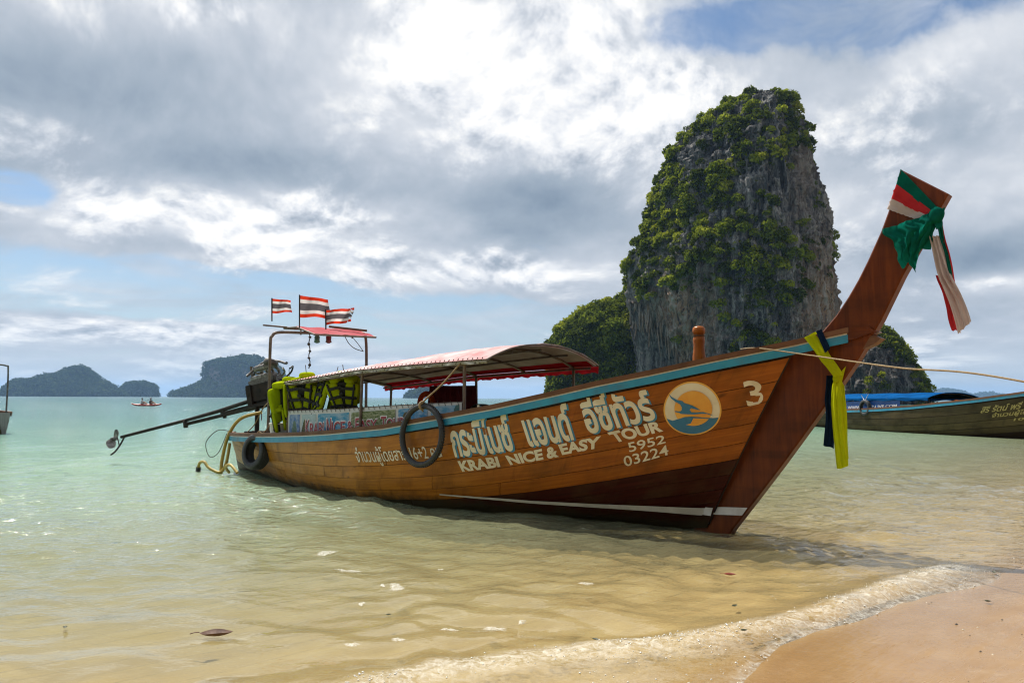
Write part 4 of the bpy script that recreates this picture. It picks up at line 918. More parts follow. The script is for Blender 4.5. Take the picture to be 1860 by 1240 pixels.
def thai(s, quad, name='painted_word', bold=.030, marks=(), mat='cream', shadow=True, par=None):
    V, F = text_geo(s, bold); gl = [(V, F)]
    for (ch, x, y) in marks: m = text_geo(ch, bold*.8); gl.append((m[0]-[m[0][:, 0].mean(), m[0][:, 1].mean(), 0]+[x, y, 0], m[1]))
    xr = (V[:, 0].min(), V[:, 0].max()); G = join(*gl); U = fit(G, xr, (0, XH))
    if shadow: obj('letter_shade', on_hull(U, quad, .0225, (3.5, 1.8)), MT['letter_blue'], par or boat, smooth=False)
    return obj(name, on_hull(U, quad, .025), MT[mat], par or boat, smooth=False)
thai('กระบีไนซ์', [(819, 787), (925, 772), (938, 814), (828, 827)], marks=[('่', 2.06, .90)])
thai('แอนด์', [(949, 767), (1034, 753), (1046, 795), (963, 808)], shadow=True)
thai('อีซีทัวร์', [(1058, 747), (1180, 724), (1194, 758), (1070, 785)], marks=[('่', 1.06, .90), ])
thai('จำนวนผู้โดยสาร 16+2 คน', [(647, 821), (801, 813), (806, 828), (652, 838)], bold=.012, shadow=False)
def latin(s, quad, bold=.045, mat='cream', name='painted_word', off=.025):
    V, F = text_geo(s, bold); return obj(name, on_hull(fit((V, F), None, (V[:, 1].min(), V[:, 1].max())), quad, off), MT[mat], boat, smooth=False)
latin('KRABI', [(833, 836), (905, 827), (911, 846), (842, 855)]); latin('NICE', [(919, 826), (986, 813), (989, 833), (929, 843)])
latin('&', [(992, 812), (1012, 808), (1017, 828), (996, 832)]); latin('EASY', [(1015, 806), (1093, 790), (1090, 812), (1023, 825)])
latin('TOUR', [(1104, 784), (1200, 762), (1206, 782), (1119, 803)])
latin('5952', [(1140, 803), (1208, 788), (1210, 803), (1145, 820)], .012, name='painted_number'); latin('03224', [(1132, 828), (1213, 806), (1216, 824), (1137, 846)], .012, name='painted_number')
latin('3', [(1348, 691), (1381, 689), (1389, 732), (1358, 738)], .02, name='painted_number')
# round emblem: ring, cream disc, sun, wave and the gull-like boat
EQ = [(1207-1, 693), (1311, 691), (1314, 787), (1209, 790)]
emb = None
def emblem(pts, mt, off, name):
    global emb
    U = (np.array(pts, float), [tuple(range(len(pts)))]); V, F = on_hull(U, EQ, off); o = obj(name, (V, F), MT[mt], emb or boat, smooth=False)
    return o
def circ(cx, cy, r, n=48, a0=0, a1=360): return [(cx+r*math.cos(R_(a0+(a1-a0)*i/(n if a1-a0 == 360 else n-1))), cy+r*math.sin(R_(a0+(a1-a0)*i/(n if a1-a0 == 360 else n-1)))) for i in range(n)]
emb = emblem(circ(.5, .5, .5), 'emblem_ring', .0235, 'emblem')
emblem(circ(.5, .5, .472), 'cream', .0250, 'emblem_disc'); emblem(circ(.525, .515, .325), 'emblem_orange', .0265, 'emblem_sun')
wave = [(.5+.472*math.cos(R_(a)), .5+.472*math.sin(R_(a))) for a in np.linspace(199, 341, 30)]+[(.86, .335), (.74, .345), (.62, .36), (.5, .372), (.38, .365), (.26, .33), (.16, .30)]
emblem(wave, 'emblem_blue', .0280, 'emblem_wave')
for k, pts in enumerate(([(.10, .80), (.14, .72), (.22, .655), (.30, .61), (.335, .55), (.33, .50), (.28, .455), (.31, .43), (.42, .42), (.55, .415), (.66, .425), (.76, .42), (.87, .375), (.80, .42), (.70, .455), (.58, .45), (.50, .455), (.47, .50), (.50, .53), (.60, .50), (.66, .49), (.56, .55), (.46, .575), (.385, .62), (.345, .665), (.24, .69), (.15, .745)],
                         [(.29, .655), (.40, .62), (.52, .58), (.62, .515), (.50, .56), (.38, .595)], [(.21, .47), (.26, .455), (.31, .455), (.33, .48), (.27, .475), (.22, .49)])):
    emblem(pts, 'emblem_blue', .0290+.0006*k, 'emblem_bird')

# ---------------------------------------------------------------- canopy: hoops, posts, tarp
CAN = [(-7.35, 1.06, 1.615, .11), (-6.4, 1.12, 1.68, .13), (-5.05, 1.17, 1.785, .16), (-3.9, 1.16, 1.83, .20), (-3.0, 1.13, 1.862, .225), (-2.62, 1.11, 1.868, .225)]
CA = np.array(CAN)
def can(x, a, lift=0.0):
    """a in -1..1 across; point on the arched roof"""
    x = np.asarray(x, float); a = np.asarray(a, float); b_ = np.interp(x, CA[:, 0], CA[:, 1]); ze = np.interp(x, CA[:, 0], CA[:, 2]); hh_ = np.interp(x, CA[:, 0], CA[:, 3])
    return HB.w(x, a*b_, ze+hh_*(1-np.abs(a)**2.2)+lift)
canopy = obj('canopy_lining', (can(*np.meshgrid(np.linspace(-7.35, -2.62, 60), np.linspace(-1, 1, 26), indexing='ij'), -.012).reshape(-1, 3), grid_faces(60, 26)), MT['tarp_in'], boat)
X_, A_ = np.meshgrid(np.linspace(-7.37, -2.6, 90), np.linspace(-1.02, 1.02, 40), indexing='ij')
lift = .012+.055*(fbm(np.stack([X_*2.2, A_*4, X_*0], -1), 3, 15)-.3)*np.clip(1.05-np.abs(A_), 0, 1)**.5
obj('canopy_tarp', (can(X_, A_, lift).reshape(-1, 3), grid_faces(90, 40)), MT['tarp_top'], boat)
for sd in (-1, 1):                                        # red hems of the tarp
    xs_ = np.linspace(-7.35, -2.6, 90); drop = (.035 if sd < 0 else .09)
    top = can(xs_, np.full(90, sd*1.022), -.004); mid = top-Z3*drop*.5+HB.pt*sd*(.012*np.sin(xs_*23)[:, None]); bot = top-Z3*(drop+(.004 if sd < 0 else .016)*np.sin(xs_*9)*np.sin(xs_*31))[:, None]+HB.pt*sd*(.02*np.sin(xs_*17)[:, None])
    V = np.concatenate([top, mid, bot]); F = [(r*90+i, r*90+i+1, (r+1)*90+i+1, (r+1)*90+i) for r in (0, 1) for i in range(89)]
    obj('canopy_hem', (V, F), MT['tarp_red'] if sd > 0 else MT['tarp_in'], boat)
xr_ = np.linspace(-2.64, -2.60, 2); aa = np.linspace(-1.02, 1.02, 40)
obj('canopy_front_hem', tube(can(np.full(40, -2.6), aa, .004), .014, 6), MT['steel'], boat)
Vr = np.concatenate([can(np.full(40, -2.68), aa*.98, -.02), can(np.full(40, -3.0), aa*.98, -.02)])
for a0 in (.84,): 
    a_ = np.linspace(a0, .985, 10); xs_ = np.linspace(-7.2, -2.66, 60); G_ = np.meshgrid(xs_, a_, indexing='ij'); obj('canopy_red_border', (can(G_[0], G_[1], -.018).reshape(-1, 3), grid_faces(60, 10)), MT['tarp_red'], boat)
hoops = [-7.1, -5.05, -3.02]
for xh in hoops + [-6.1, -4.0]:
    arc = can(np.full(30, xh), np.linspace(-.97, .97, 30), -.04)
    obj('canopy_rib', tube(arc, .019, 8), MT['steel'], boat)
for aa_ in (-.97, -.5, 0, .5, .97):
    xs_ = np.linspace(-7.3, -2.7, 40); obj('canopy_rail', tube(can(xs_, np.full(40, aa_), -.055), .015, 8), MT['steel'], boat)
for xh in hoops:
    for sd in (-1, 1):
        top = can(xh, sd*.97, -.045); xx, yy, zz_ = xh, sd*(np.interp((xh-XS)/(seam_x(1)-XS), _tS, SH_B)-.10), np.interp((xh-XS)/(seam_x(1)-XS), _tS, SH_Z)-.25
        obj('canopy_post', tube(smooth_path([HB.w(xx, yy, zz_), (HB.w(xx, yy, zz_)+top)/2, top], 8), .022, 10), MT['steel'], boat)
# lacing along the near eave
lac = []
for q in range(58):
    xq = -7.3+q*.081; p0 = can(xq, -1.0, .03); p1 = can(xq-.03, -1.022, -.03); p2 = can(xq-.02, -.97, -.06); lac.append(tube([p0, p1, p2], .0055, 4))
obj('eave_lacing', join(*lac), MT['dark_rope'], boat)['kind'] = 'stuff'

# ---------------------------------------------------------------- banner along the side under the canopy
def bn(u, v, off=0.0):
    """u 0..1 stern to bow, v 0..1 bottom to top"""
    x = lerp(-7.05, -3.08, u); y = -(np.interp(x, [-7.05, -5, -3.08], [1.06, 1.13, 1.08])+off); zt_ = np.interp(x, [-7.05, -5.6, -4.3, -3.08], [1.18, 1.225, 1.29, 1.345])
    zb_ = np.interp((x-XS)/(seam_x(1)-XS), _tS, SH_Z)-.06; return HB.w(x, y, zb_+(zt_-zb_)*v)
def bquad(u0, u1, v0, v1, off, mt, name, par, nu=14, uvm=False):
    U, V2 = np.meshgrid(np.linspace(u0, u1, nu), np.linspace(v0, v1, 4), indexing='ij'); g = (bn(U, V2, off).reshape(-1, 3), grid_faces(nu, 4)); uv = np.stack([(U-u0)/(u1-u0), (V2-v0)/(v1-v0)], -1).reshape(-1, 2)
    return obj(name, g, mt, par, uv=uv)
banner = bquad(0, 1, 0, 1, 0, MT['banner'], 'tour_banner', boat, 40)
def scene_mat(name, sky_c, low_c, peak, rocks, sea_v=.25):
    """printed holiday picture: sky, sea line and a rock silhouette"""
    m, n, out = new_mat(name); uv = n.new('ShaderNodeUVMap'); s = n.new('ShaderNodeSeparateXYZ'); n.l.new(uv.outputs[0], s.inputs[0]); u, v = s.outputs[0], s.outputs[1]
    f = n.noise(n.v('MULTIPLY', uv.outputs[0], (3, 3, 1)), 1.6, 6, .6); col = n.mix(n.mr(f, .4, .65, 0, .6), C3(sky_c), (.55, .62, .66, 1)); col = n.mix(n.mr(v, sea_v-.02, sea_v, 1, 0), col, C3(low_c))
    if rocks:
        c, wd, hh_ = peak; du = n.m('ABSOLUTE', n.m('SUBTRACT', u, c)); edge = n.m('ADD', n.m('SUBTRACT', hh_, n.m('MULTIPLY', n.m('MULTIPLY', du, du), hh_/(wd*wd))), n.m('MULTIPLY', n.m('SUBTRACT', n.noise(uv.outputs[0], 14, 4), .5), .22))
        k = n.m('MULTIPLY', n.m('LESS_THAN', v, edge), n.m('GREATER_THAN', v, sea_v-.03)); rc = n.mix(n.mr(n.noise(uv.outputs[0], 12, 5, .6), .4, .6), C3(rocks[0]), C3(rocks[1])); col = n.mix(k, col, rc)
    principled(n, out, **{'Base Color': col, 'Roughness': .6, 'Specular IOR Level': .2}); return m
pics = [('a', 0.0, .089, (.10, .20, .42), (.35, .42, .45), (.5, .32, .75), ((.10, .17, .14), (.2, .28, .2)), .1), ('b', .092, .205, (.36, .48, .50), (.10, .28, .42), (.25, .3, .80), ((.06, .08, .03), (.16, .13, .06)), .16),
        ('c', .207, .425, (.03, .26, .44), (.02, .17, .34), (.34, .12, .62), ((.02, .08, .15), (.04, .13, .2)), .3), ('d', .428, .685, (.30, .33, .18), (.16, .20, .07), (.5, .9, 1.3), ((.08, .12, .03), (.34, .36, .22)), .02),
        ('e', .689, .845, (.04, .24, .45), (.10, .30, .36), (.28, .26, .85), ((.07, .06, .03), (.16, .14, .07)), .22), ('f', .849, .99, (.12, .34, .50), (.30, .48, .52), (.95, .2, 1.1), ((.05, .12, .12), (.10, .2, .18)), .2)]
for nm, u0, u1, sc_, lc, pk, rk, sv in pics: bquad(u0+.012, u1, .02, .86, .006, scene_mat('banner_picture_'+nm, sc_, lc, pk, rk, sv), 'picture_panel', banner)
def btext(s, u0, u1, v0, v1, bold, mt, off):
    V, F = text_geo(s, bold); U, _ = fit((V, F), None, (V[:, 1].min(), V[:, 1].max())); obj('banner_lettering', (bn(u0+(u1-u0)*U[:, 0], v0+(v1-v0)*U[:, 1], off), F), MT[mt], banner, smooth=False)
words = [('K', .135, .163, .44), ('RABI', .166, .262, .33), ('N', .282, .312, .46), ('ICE', .316, .402, .34), ('&', .418, .450, .33), ('E', .468, .490, .42), ('ASY', .494, .592, .32), ('T', .612, .640, .40), ('OUR', .642, .735, .30)]
for s, u0, u1, v1 in words:
    btext(s, u0-.004, u1+.004, .10, v1+.25, .045, 'letter_white', .010); btext(s, u0, u1, .13, v1+.21, .016, 'letter_red', .013)
lac = []
for q in range(34):
    u = (q+.5)/34; p = bn(u, 1.0, .012); lac.append(tube([p+Z3*.03-HB.fw*.02, p, p-Z3*.03+HB.fw*.015], .005, 4))
obj('banner_lacing', join(*lac), MT['dark_rope'], banner)['kind'] = 'stuff'
obj('banner_rail', tube(bn(np.linspace(-.01, 1.01, 30), 1.0, -.015), .014, 8), MT['steel'], boat)

# ---------------------------------------------------------------- stern gantry with its little pink roof
GX0 = -7.86
gan = smooth_path([HB.w(GX0, -.93, .55), HB.w(GX0, -.93, 1.4), HB.w(GX0, -.93, 2.28), HB.w(GX0, -.90, 2.42), HB.w(GX0, -.78, 2.49), HB.w(GX0, -.3, 2.515), HB.w(GX0, .5, 2.545), HB.w(GX0+.08, .86, 2.55), HB.w(GX0+.12, .95, 2.46), HB.w(GX0+.14, .96, 1.6), HB.w(GX0+.14, .96, .55)], 60)
obj('gantry_hoop', tube(gan, .026, 10), MT['steel'], boat)
xr0, xr1 = GX0-.62, GX0+.35
def groof(u, v): return HB.w(lerp(xr0, xr1, u), lerp(-.30, 1.0, v), 2.64+.03*v-.16*np.maximum(u-.42, 0)/.58)
U, V2 = np.meshgrid(np.linspace(0, 1, 16), np.linspace(0, 1, 20), indexing='ij'); obj('gantry_roof', (groof(U, V2+0).reshape(-1, 3)+.008*np.sin(np.arange(320))[:, None]*Z3, grid_faces(16, 20)), MT['tarp_pink'], boat)
for uu, vv_ in (((0, 0), (0, 1)), ((1, 1), (0, 1)), ((0, 1), (0, 0)), ((0, 1), (1, 1))):
    obj('roof_frame', tube(groof(np.linspace(uu[0], uu[1], 8), np.linspace(vv_[0], vv_[1], 8))-Z3*.015, .017, 8), MT['steel'], boat)
for (u, v) in ((.35, .1), (.35, .95)): p = groof(np.array(u), np.array(v)); obj('roof_bracket', tube([p, np.array([p[0], p[1], 2.5])], .014, 8), MT['steel'], boat)
obj('roof_rod', tube([groof(np.array(.1), np.array(0.)), groof(np.array(.05), np.array(-.34))+Z3*.02], .015, 8), MT['steel'], boat)
obj('roof_plank', tube([groof(np.array(.55), np.array(.45))+Z3*.05, groof(np.array(.75), np.array(.98))+Z3*.05], .022, 6), MT['deck'], boat)

# ================================================================ things on, in and hanging from the boat
B = HB
def bw(x, y, z_): return B.w(x, y, z_)
def brot(yaw=0, pitch=0, roll=0):
    """columns: local x,y,z in world for something turned in the boat frame"""
    base = np.stack([B.fw, B.pt, Z3], 1); return base@rotm(roll, pitch, yaw)
# ---- tyres
def tyre_prof(R, wd, thick):
    o = [(R-thick, -.42*wd), (R-thick*.75, -.5*wd), (R-.25*thick, -.48*wd), (R-.04*thick, -.36*wd)]
    for k in range(5):
        y0 = -.36*wd+k*(.72*wd/5); o += [(R, y0+.01*wd), (R, y0+.115*wd), (R-.05*thick, y0+.125*wd), (R-.05*thick, y0+.14*wd)]
    o += [(R-.04*thick, .36*wd), (R-.25*thick, .48*wd), (R-.75*thick, .5*wd), (R-thick, .42*wd), (R-thick*.92, .40*wd), (R-.35*thick, .36*wd), (R-.2*thick, 0), (R-.35*thick, -.36*wd), (R-thick*.92, -.40*wd)]
    return o
sx, sz_ = B.ony(466, 820, -.98)
c = bw(sx, -.98, sz_); rot = brot(6, 0, 0)@rotm(90, 0, 0)@rotm(-8, 0, 0)
ft = thing('car_tyre', c, 'worn black car tyre hung as a fender at the stern of the brown longtail boat', 'tyre')
obj('tread', torus(.3, .1, c, rot, 56, prof=tyre_prof(.30, .20, .115)), MT['rubber'], ft)
obj('bead_ring', torus(.192, .012, c+rot@np.array([0, 0, .078]), rot, 48, 8), MT['black_strap'], ft)
obj('hanging_rope', tube(smooth_path([c+Z3*.18, c+Z3*.33+B.pt*.02, bw(sx+.12, -.93, .80), bw(sx+.45, -.99, .98)], 14), .011, 6), MT['rope'], ft)
sx, sz_ = B.ony(766, 790, -1.335); c = bw(sx, -1.335, sz_); rot = brot(3, 0, 0)@rotm(90-4, 0, 0)
mt_ = thing('motorbike_tyre', c, 'thin black motorbike tyre hanging on a tan rope over the middle of the hull side', 'tyre')
tz = [np.array([.355*math.cos(a), .372*math.sin(a), 0]) for a in np.linspace(0, 2*math.pi, 60, endpoint=False)]
V, F = torus(.352, .034, (0, 0, 0), None, 72, 12); V[:, 1] *= 1.04; rr_ = np.arctan2(V[:, 1], V[:, 0]); V[:, 2] *= 1.15
obj('tread', (V@rot.T+c, F), MT['rubber'], mt_)
kn = []
for q in range(72):
    a = q/72*2*math.pi
    for s_ in (-1, 1): kn.append(box(np.array([.386*math.cos(a+.02*s_), .386*1.04*math.sin(a+.02*s_), .014*s_])@rot.T+c, (.012, .02, .012), rot@rotm(0, 0, math.degrees(a))))
obj('tread_block', join(*kn), MT['rubber'], mt_, smooth=False)['kind'] = 'stuff'
top = c+Z3*.37; pe = can(-3.02, -1.0, -.02)
obj('hanging_rope', tube(smooth_path([pe+Z3*.02, pe*.5+top*.5, top+Z3*.03, top-Z3*.08+B.pt*.02], 20), .011, 6), MT['rope'], mt_)
obj('knot', torus(.045, .016, top, rot@rotm(0, 90, 0), 20, 8), MT['rope'], mt_)

# ---- engine with its long shaft
_pv = B.ony(462, 733, .05); PIV = bw(_pv[0], .05, _pv[1]); px_, pz_ = B.ony(206, 797, -1.25); PROP = bw(px_, -1.25, pz_)
ax = PROP-PIV; Ls = np.linalg.norm(ax); ax /= Ls
e_s = np.cross(ax, Z3); e_s /= np.linalg.norm(e_s); e_u = np.cross(e_s, ax)
ER = np.stack([-ax, -e_s, e_u], 1)                      # engine frame: x away from propeller, z up
ES = 1.08
def ep(x, y, z_): return PIV+ER@np.array([x, y, z_])*(ES if x > -.6 else 1.0)
def ebox(c, s, r=None): return box(ep(*c), np.array(s)*ES, ER if r is None else ER@r)
def esq(c, s, e1=.35, e2=.35, r=None): return sq(ep(*c), np.array(s)*ES, e1, e2, ER if r is None else ER@r, 12, 18)
def etube(P, r, k=8): return tube(smooth_path([ep(*p) for p in P], max(6, 5*len(P))), r, k)
eng = thing('longtail_engine', PIV-Z3*.6, 'bare car engine on a pivot at the stern with a long propeller shaft', 'engine')
blk = obj('engine_block', join(ebox((.30, 0, .16), (.55, .30, .30)), ebox((.30, 0, .02), (.50, .22, .12)), ebox((.05, 0, .14), (.10, .36, .36)), ebox((.0, 0, .12), (.06, .30, .30))), MT['black_iron'], eng, smooth=False)
bolts = [lathe([(.012, 0), (.012, .02)], ep(.08+.09*k, -.155, .29), ER@rotm(90, 0, 0), 6) for k in range(6)]+[lathe([(.012, 0), (.012, .02)], ep(.08+.09*k, -.155, .03), ER@rotm(90, 0, 0), 6) for k in range(6)]
obj('bolt', join(*bolts), MT['bright_metal'], blk, smooth=False)
obj('cylinder_head', join(ebox((.30, 0, .35), (.54, .24, .09)), *[ebox((.10+.08*k, -.13, .35), (.02, .03, .08)) for k in range(6)]), MT['grey_steel'], eng, smooth=False)
obj('valve_cover', esq((.30, .02, .43), (.52, .17, .09)), MT['bright_metal'], eng)
for k in range(4): obj('intake_runner', etube([(.10+.125*k, -.10, .36), (.10+.125*k, -.19, .42), (.11+.12*k, -.20, .54), (.15+.10*k, -.10, .60)], .030, 10), MT['bright_metal'], eng)
obj('intake_plenum', esq((.30, -.05, .61), (.50, .16, .11), .6, .4), MT['bright_metal'], eng)
for k in range(4): obj('exhaust_runner', etube([(.10+.125*k, -.14, .27), (.10+.125*k, -.23, .25), (.20+.06*k, -.27, .12), (.34, -.25, -.02)], .022, 8), MT['steel'], eng)
obj('exhaust_pipe', etube([(.34, -.25, -.02), (.10, -.28, .10), (-.12, -.24, .40), (-.13, -.22, .72)], .026, 8), MT['steel'], eng)
obj('air_filter', lathe([(.02, 0), (.13, 0), (.14, .02), (.14, .08), (.12, .10), (.02, .10)], ep(.48, .03, .60), ER@rotm(20, 15, 0), 20), MT['grey_steel'], eng)
obj('crank_pulley', lathe([(.02, 0), (.10, 0), (.09, .02), (.10, .04), (.02, .045)], ep(.585, 0, .10), ER@rotm(0, 90, 0), 22), MT['black_iron'], eng)
obj('fan', join(*[ebox((.64, .10*math.cos(a), .26+.10*math.sin(a)), (.006, .05, .16), rotm(math.degrees(a)+20, 0, 0)) for a in np.arange(6)*math.pi/3]), MT['grey_steel'], eng, smooth=False)
obj('alternator', lathe([(.02, -.06), (.075, -.06), (.085, -.03), (.085, .05), (.06, .07), (.02, .07)], ep(.48, -.22, .14), ER@rotm(0, 90, 0), 16), MT['bright_metal'], eng)
obj('drive_belt', tube([ep(.60, .11*math.cos(a)-.06, .18+.20*math.sin(a)) for a in np.linspace(0, 2*math.pi, 24)], .010, 5), MT['rubber'], eng)
for q, P in enumerate(([(.05, -.1, .55), (.2, -.24, .5), (.4, -.26, .40), (.62, -.16, .44), (.72, 0, .50)], [(.0, .1, .5), (.25, -.14, .72), (.5, -.18, .68), (.75, -.05, .58), (.85, .05, .56)], [(.55, -.12, .3), (.72, -.2, .42), (.86, -.1, .5), (.9, .05, .45)], [(-.05, -.15, .25), (-.14, -.2, .45), (0, -.18, .62), (.2, -.12, .70)])):
    obj('engine_hose', etube(P, [.020, .026, .018, .022][q], 8), MT[['bright_metal', 'grey_steel', 'rubber', 'rubber'][q]], eng)
for q, P in enumerate(([(.02, -.16, .3), (.06, -.24, .44), (.2, -.26, .46), (.3, -.20, .30)], [(.2, -.18, .2), (.1, -.26, .1), (-.02, -.24, -.05), (-.06, -.20, -.3)], [(.4, -.2, .5), (.5, -.28, .3), (.44, -.24, .05), (.3, -.2, -.12)])):
    obj('engine_cable', etube(P, .009, 6), MT[['hose', 'red_glass', 'black_strap'][q]], eng)
obj('coil', esq((.22, -.21, .33), (.08, .06, .12)), MT['orange_cloth'], eng)
obj('mounting_frame', join(ebox((.30, .17, -.06), (1.25, .045, .05)), ebox((.30, -.17, -.06), (1.25, .045, .05)), ebox((-.2, 0, -.06), (.05, .38, .05)), ebox((.75, 0, -.06), (.05, .38, .05)), ebox((-.45, 0, -.045), (.6, .07, .08))), MT['black_iron'], eng, smooth=False)
obj('tiller', tube(smooth_path([ep(.75, -.1, -.04), ep(1.3, -.12, .06), ep(2.0, -.15, .16), ep(2.3, -.16, .17)], 16), .021, 8), MT['grey_steel'], eng)
obj('pivot_post', join(tube([bw(_pv[0]+.12, .05, .40), PIV+B.fw*.12-Z3*.05], .045, 12), tube([bw(_pv[0]+.12, -.2, .72), bw(_pv[0]+.12, .3, .72)], .03, 8)), MT['black_iron'], eng)
sh = obj('shaft_tube', tube([ep(-.05, 0, .07), ep(-.9, 0, .03), ep(-1.6, 0, .012), ep(-Ls+.22, 0, 0)], [.042, .038, .034, .030], 12), MT['black_iron'], eng)
obj('shaft_brace', join(tube([ep(.1, 0, -.07), ep(-1.75, 0, -.065)], .034, 10), ebox((-1.74, 0, -.05), (.05, .07, .16)), ebox((-.75, 0, -.06), (.04, .06, .14))), MT['black_iron'], sh)
pr_ = obj('propeller_hub', lathe([(.012, -.09), (.040, -.06), (.045, .04), (.034, .10)], PROP, ER@rotm(0, 90, 0), 14), MT['grey_steel'], eng)
for s_ in (0, 1):
    P = []
    for i in range(9):
        for j in range(7):
            r_ = .03+.20*i/8; wdt = .105*math.sin(math.pi*min(1, .18+.80*i/8))**.6*(1 if i < 8 else .55); c_ = (j/6-.5)*2*wdt; tw = R_(58-26*i/8)
            P.append((.018*math.sin(c_*9), r_*0+c_*math.cos(tw)*1.0, r_)); P[-1] = (c_*math.sin(tw)*.55, c_*math.cos(tw)*1.25, r_)
    V = np.array(P)@rotm(38+180*s_, 0, 0).T; obj('propeller_blade', (np.array([PROP+ER@v for v in V]), grid_faces(9, 7)), MT['bright_metal'], pr_)
obj('skeg', join(tube(smooth_path([ep(-Ls+.30, 0, -.02), ep(-Ls+.16, 0, -.16), ep(-Ls+.0, 0, -.27), ep(-Ls-.12, 0, -.31)], 10), .018, 6), tube([ep(-Ls+.12, 0, -.01), ep(-Ls+.14, 0, -.17)], .012, 6)), MT['black_iron'], eng)

# ---- cooling hoses and ropes over the stern
for q, (P, r_, nm, lab, cat, mt) in enumerate([
    ([(-9.25, -.25, 1.12), (-9.55, -.5, 1.0), (-9.75, -.62, .70), (-9.8, -.70, .30), (-9.75, -.75, .02), (-9.6, -.8, -.05)], .030, 'cooling_hose', 'thick yellow hose looping from the engine down over the stern into the water', 'hose', 'hose'),
    ([(-9.7, -.62, .55), (-9.66, -.70, .20), (-9.72, -.78, .03), (-9.95, -.88, .10), (-10.10, -.90, .20), (-10.28, -.90, .17), (-10.36, -.88, .05)], .027, 'cooling_hose', 'yellow hose curling away left of the stern with a dark nozzle', 'hose', 'hose'),
    ([(-9.4, -.78, .05), (-9.2, -.95, .16), (-8.95, -1.0, .22), (-8.7, -1.0, .10)], .026, 'cooling_hose', 'short yellow hose end lying between the stern hoses and the tyre', 'hose', 'hose')]):
    ho = thing(nm, bw(*P[0])-Z3*.5, lab, cat, 'yellow stern hoses'); obj('tube', tube(smooth_path([bw(*p) for p in P], 50), r_, 10), MT[mt], ho)
    if q == 1: obj('nozzle', tube([bw(-10.34, -.885, .09), bw(-10.38, -.88, -.01)], .046, 10), MT['rubber'], ho)
for q, (P, lab) in enumerate([([(-10.15, -.35, .74), (-10.4, -.5, .76), (-10.75, -.55, .52), (-10.7, -.5, .25), (-10.35, -.5, .34), (-10.2, -.42, .70)], 'thin dark rope looped outside the tip of the stern'), ([(-9.9, -.1, .66), (-9.5, .2, .68), (-9.2, -.1, .68), (-9.5, -.35, .67), (-9.8, -.05, .70), (-9.4, .1, .72), (-9.3, -.25, .69)], 'coil of tan rope lying on the stern deck'),
                              ([(-8.9, -.72, .78), (-8.5, -.8, .95), (-8.0, -.92, 1.25), (-7.3, -1.0, 1.52)], 'taut tan rope running from the stern up to the canopy post')]):
    ro = obj('rope', tube(smooth_path([bw(*p) for p in P], 60), .009 if q else .007, 6), MT['dark_rope' if q == 0 else 'rope']); tag(ro, lab, 'rope')

# ---- flags on the gantry
def flag(xyz0, hgt, fl, fh, seed, name_l, ang=0, droop=0.05, fold=0.05, tear=False):
    base = bw(*xyz0); f = thing('flag', base, name_l, 'flag', 'striped flags on the stern gantry')
    top = base+Z3*hgt-B.fw*.02; obj('pole', tube([base-Z3*.04, top], .012, 8), MT['black_iron'], f)
    dirv_ = np.array([math.cos(R_(ang)), math.sin(R_(ang)), 0]); sidev = np.cross(dirv_, Z3)
    nu, nv = 26, 19; P = np.zeros((nu, nv, 3))
    for i in range(nu):
        u = i/(nu-1)
        for j in range(nv):
            v = j/(nv-1); wv_ = fold*u**.6*math.sin(u*9+v*2.2+seed)+.4*fold*u*math.sin(u*21+v*5+seed*2)
            zv = -(v)*fh*(1-.12*u)-droop*u-.10*u*fh*math.sin(u*5+seed)*v
            P[i, j] = top-Z3*.01+dirv_*(u*fl*(1-.06*math.sin(v*3+seed)))+sidev*wv_+Z3*zv
    F = grid_faces(nu, nv); fm = []
    for i in range(nu-1):
        for j in range(nv-1): fm.append([0, 0, 0, 1, 1, 1, 2, 2, 2, 2, 2, 2, 1, 1, 1, 0, 0, 0][j])
    if tear: keep = [k for k, fc in enumerate(F) if not (fc[0]//nv > nu-6 and (fc[0] % nv*7+fc[0]//nv*3) % 5 == 0)]; F = [F[k] for k in keep]; fm = [fm[k] for k in keep]
    obj('cloth', (P.reshape(-1, 3), F), [MT['f_red'], MT['f_white'], MT['f_blue']], f, fm=fm)
def at_gan(px, py, y): x_, z_ = B.ony(px, py, y); return (x_, y, z_)
flag(at_gan(494, 579, -.75), .36, .33, .25, 1.0, 'small striped flag on the leftmost pole of the stern gantry', 8, .02, .03)
flag(at_gan(544, 591, -.45), .53, .50, .38, 2.2, 'largest striped flag, on the middle pole of the stern gantry', 5, .06, .04)
flag(at_gan(592, 594, -.2), .30, .48, .26, 4.1, 'ragged striped flag flying lowest and rightmost on the stern gantry', -6, -.04, .06, True)
# navigation lamps under the gantry roof, knotted rope
for (px_2, py_2, mt, lab) in ((576, 612, 'green_glass', 'small green lamp under the gantry roof'), (597, 612, 'red_glass', 'small dark red lamp under the gantry roof')):
    p = bw(*at_gan(px_2, py_2, .1)); l = thing('navigation_lamp', p, lab, 'lamp'); obj('lens', lathe([(.03, .03), (.05, .0), (.045, -.05), (.055, -.09), (.02, -.11)], p, None, 14), MT[mt], l); obj('hook', tube([p+Z3*.03, p+Z3*.09], .008, 6), MT['black_iron'], l)
kp = [bw(*at_gan(562+1.2*math.sin(q*1.7), 606+q*6.3, 0.0)) for q in range(11)]; kr = thing('knotted_rope', kp[-1], 'dark knotted rope hanging from the gantry roof down to the canopy', 'rope')
obj('strand', tube(smooth_path(kp, 40), .010, 6), MT['dark_rope'], kr)
for q in (1, 3, 5, 7, 9): obj('knot', torus(.016, .012, kp[q], rotm(30*q, 20, 0), 12, 6), MT['dark_rope'], kr)
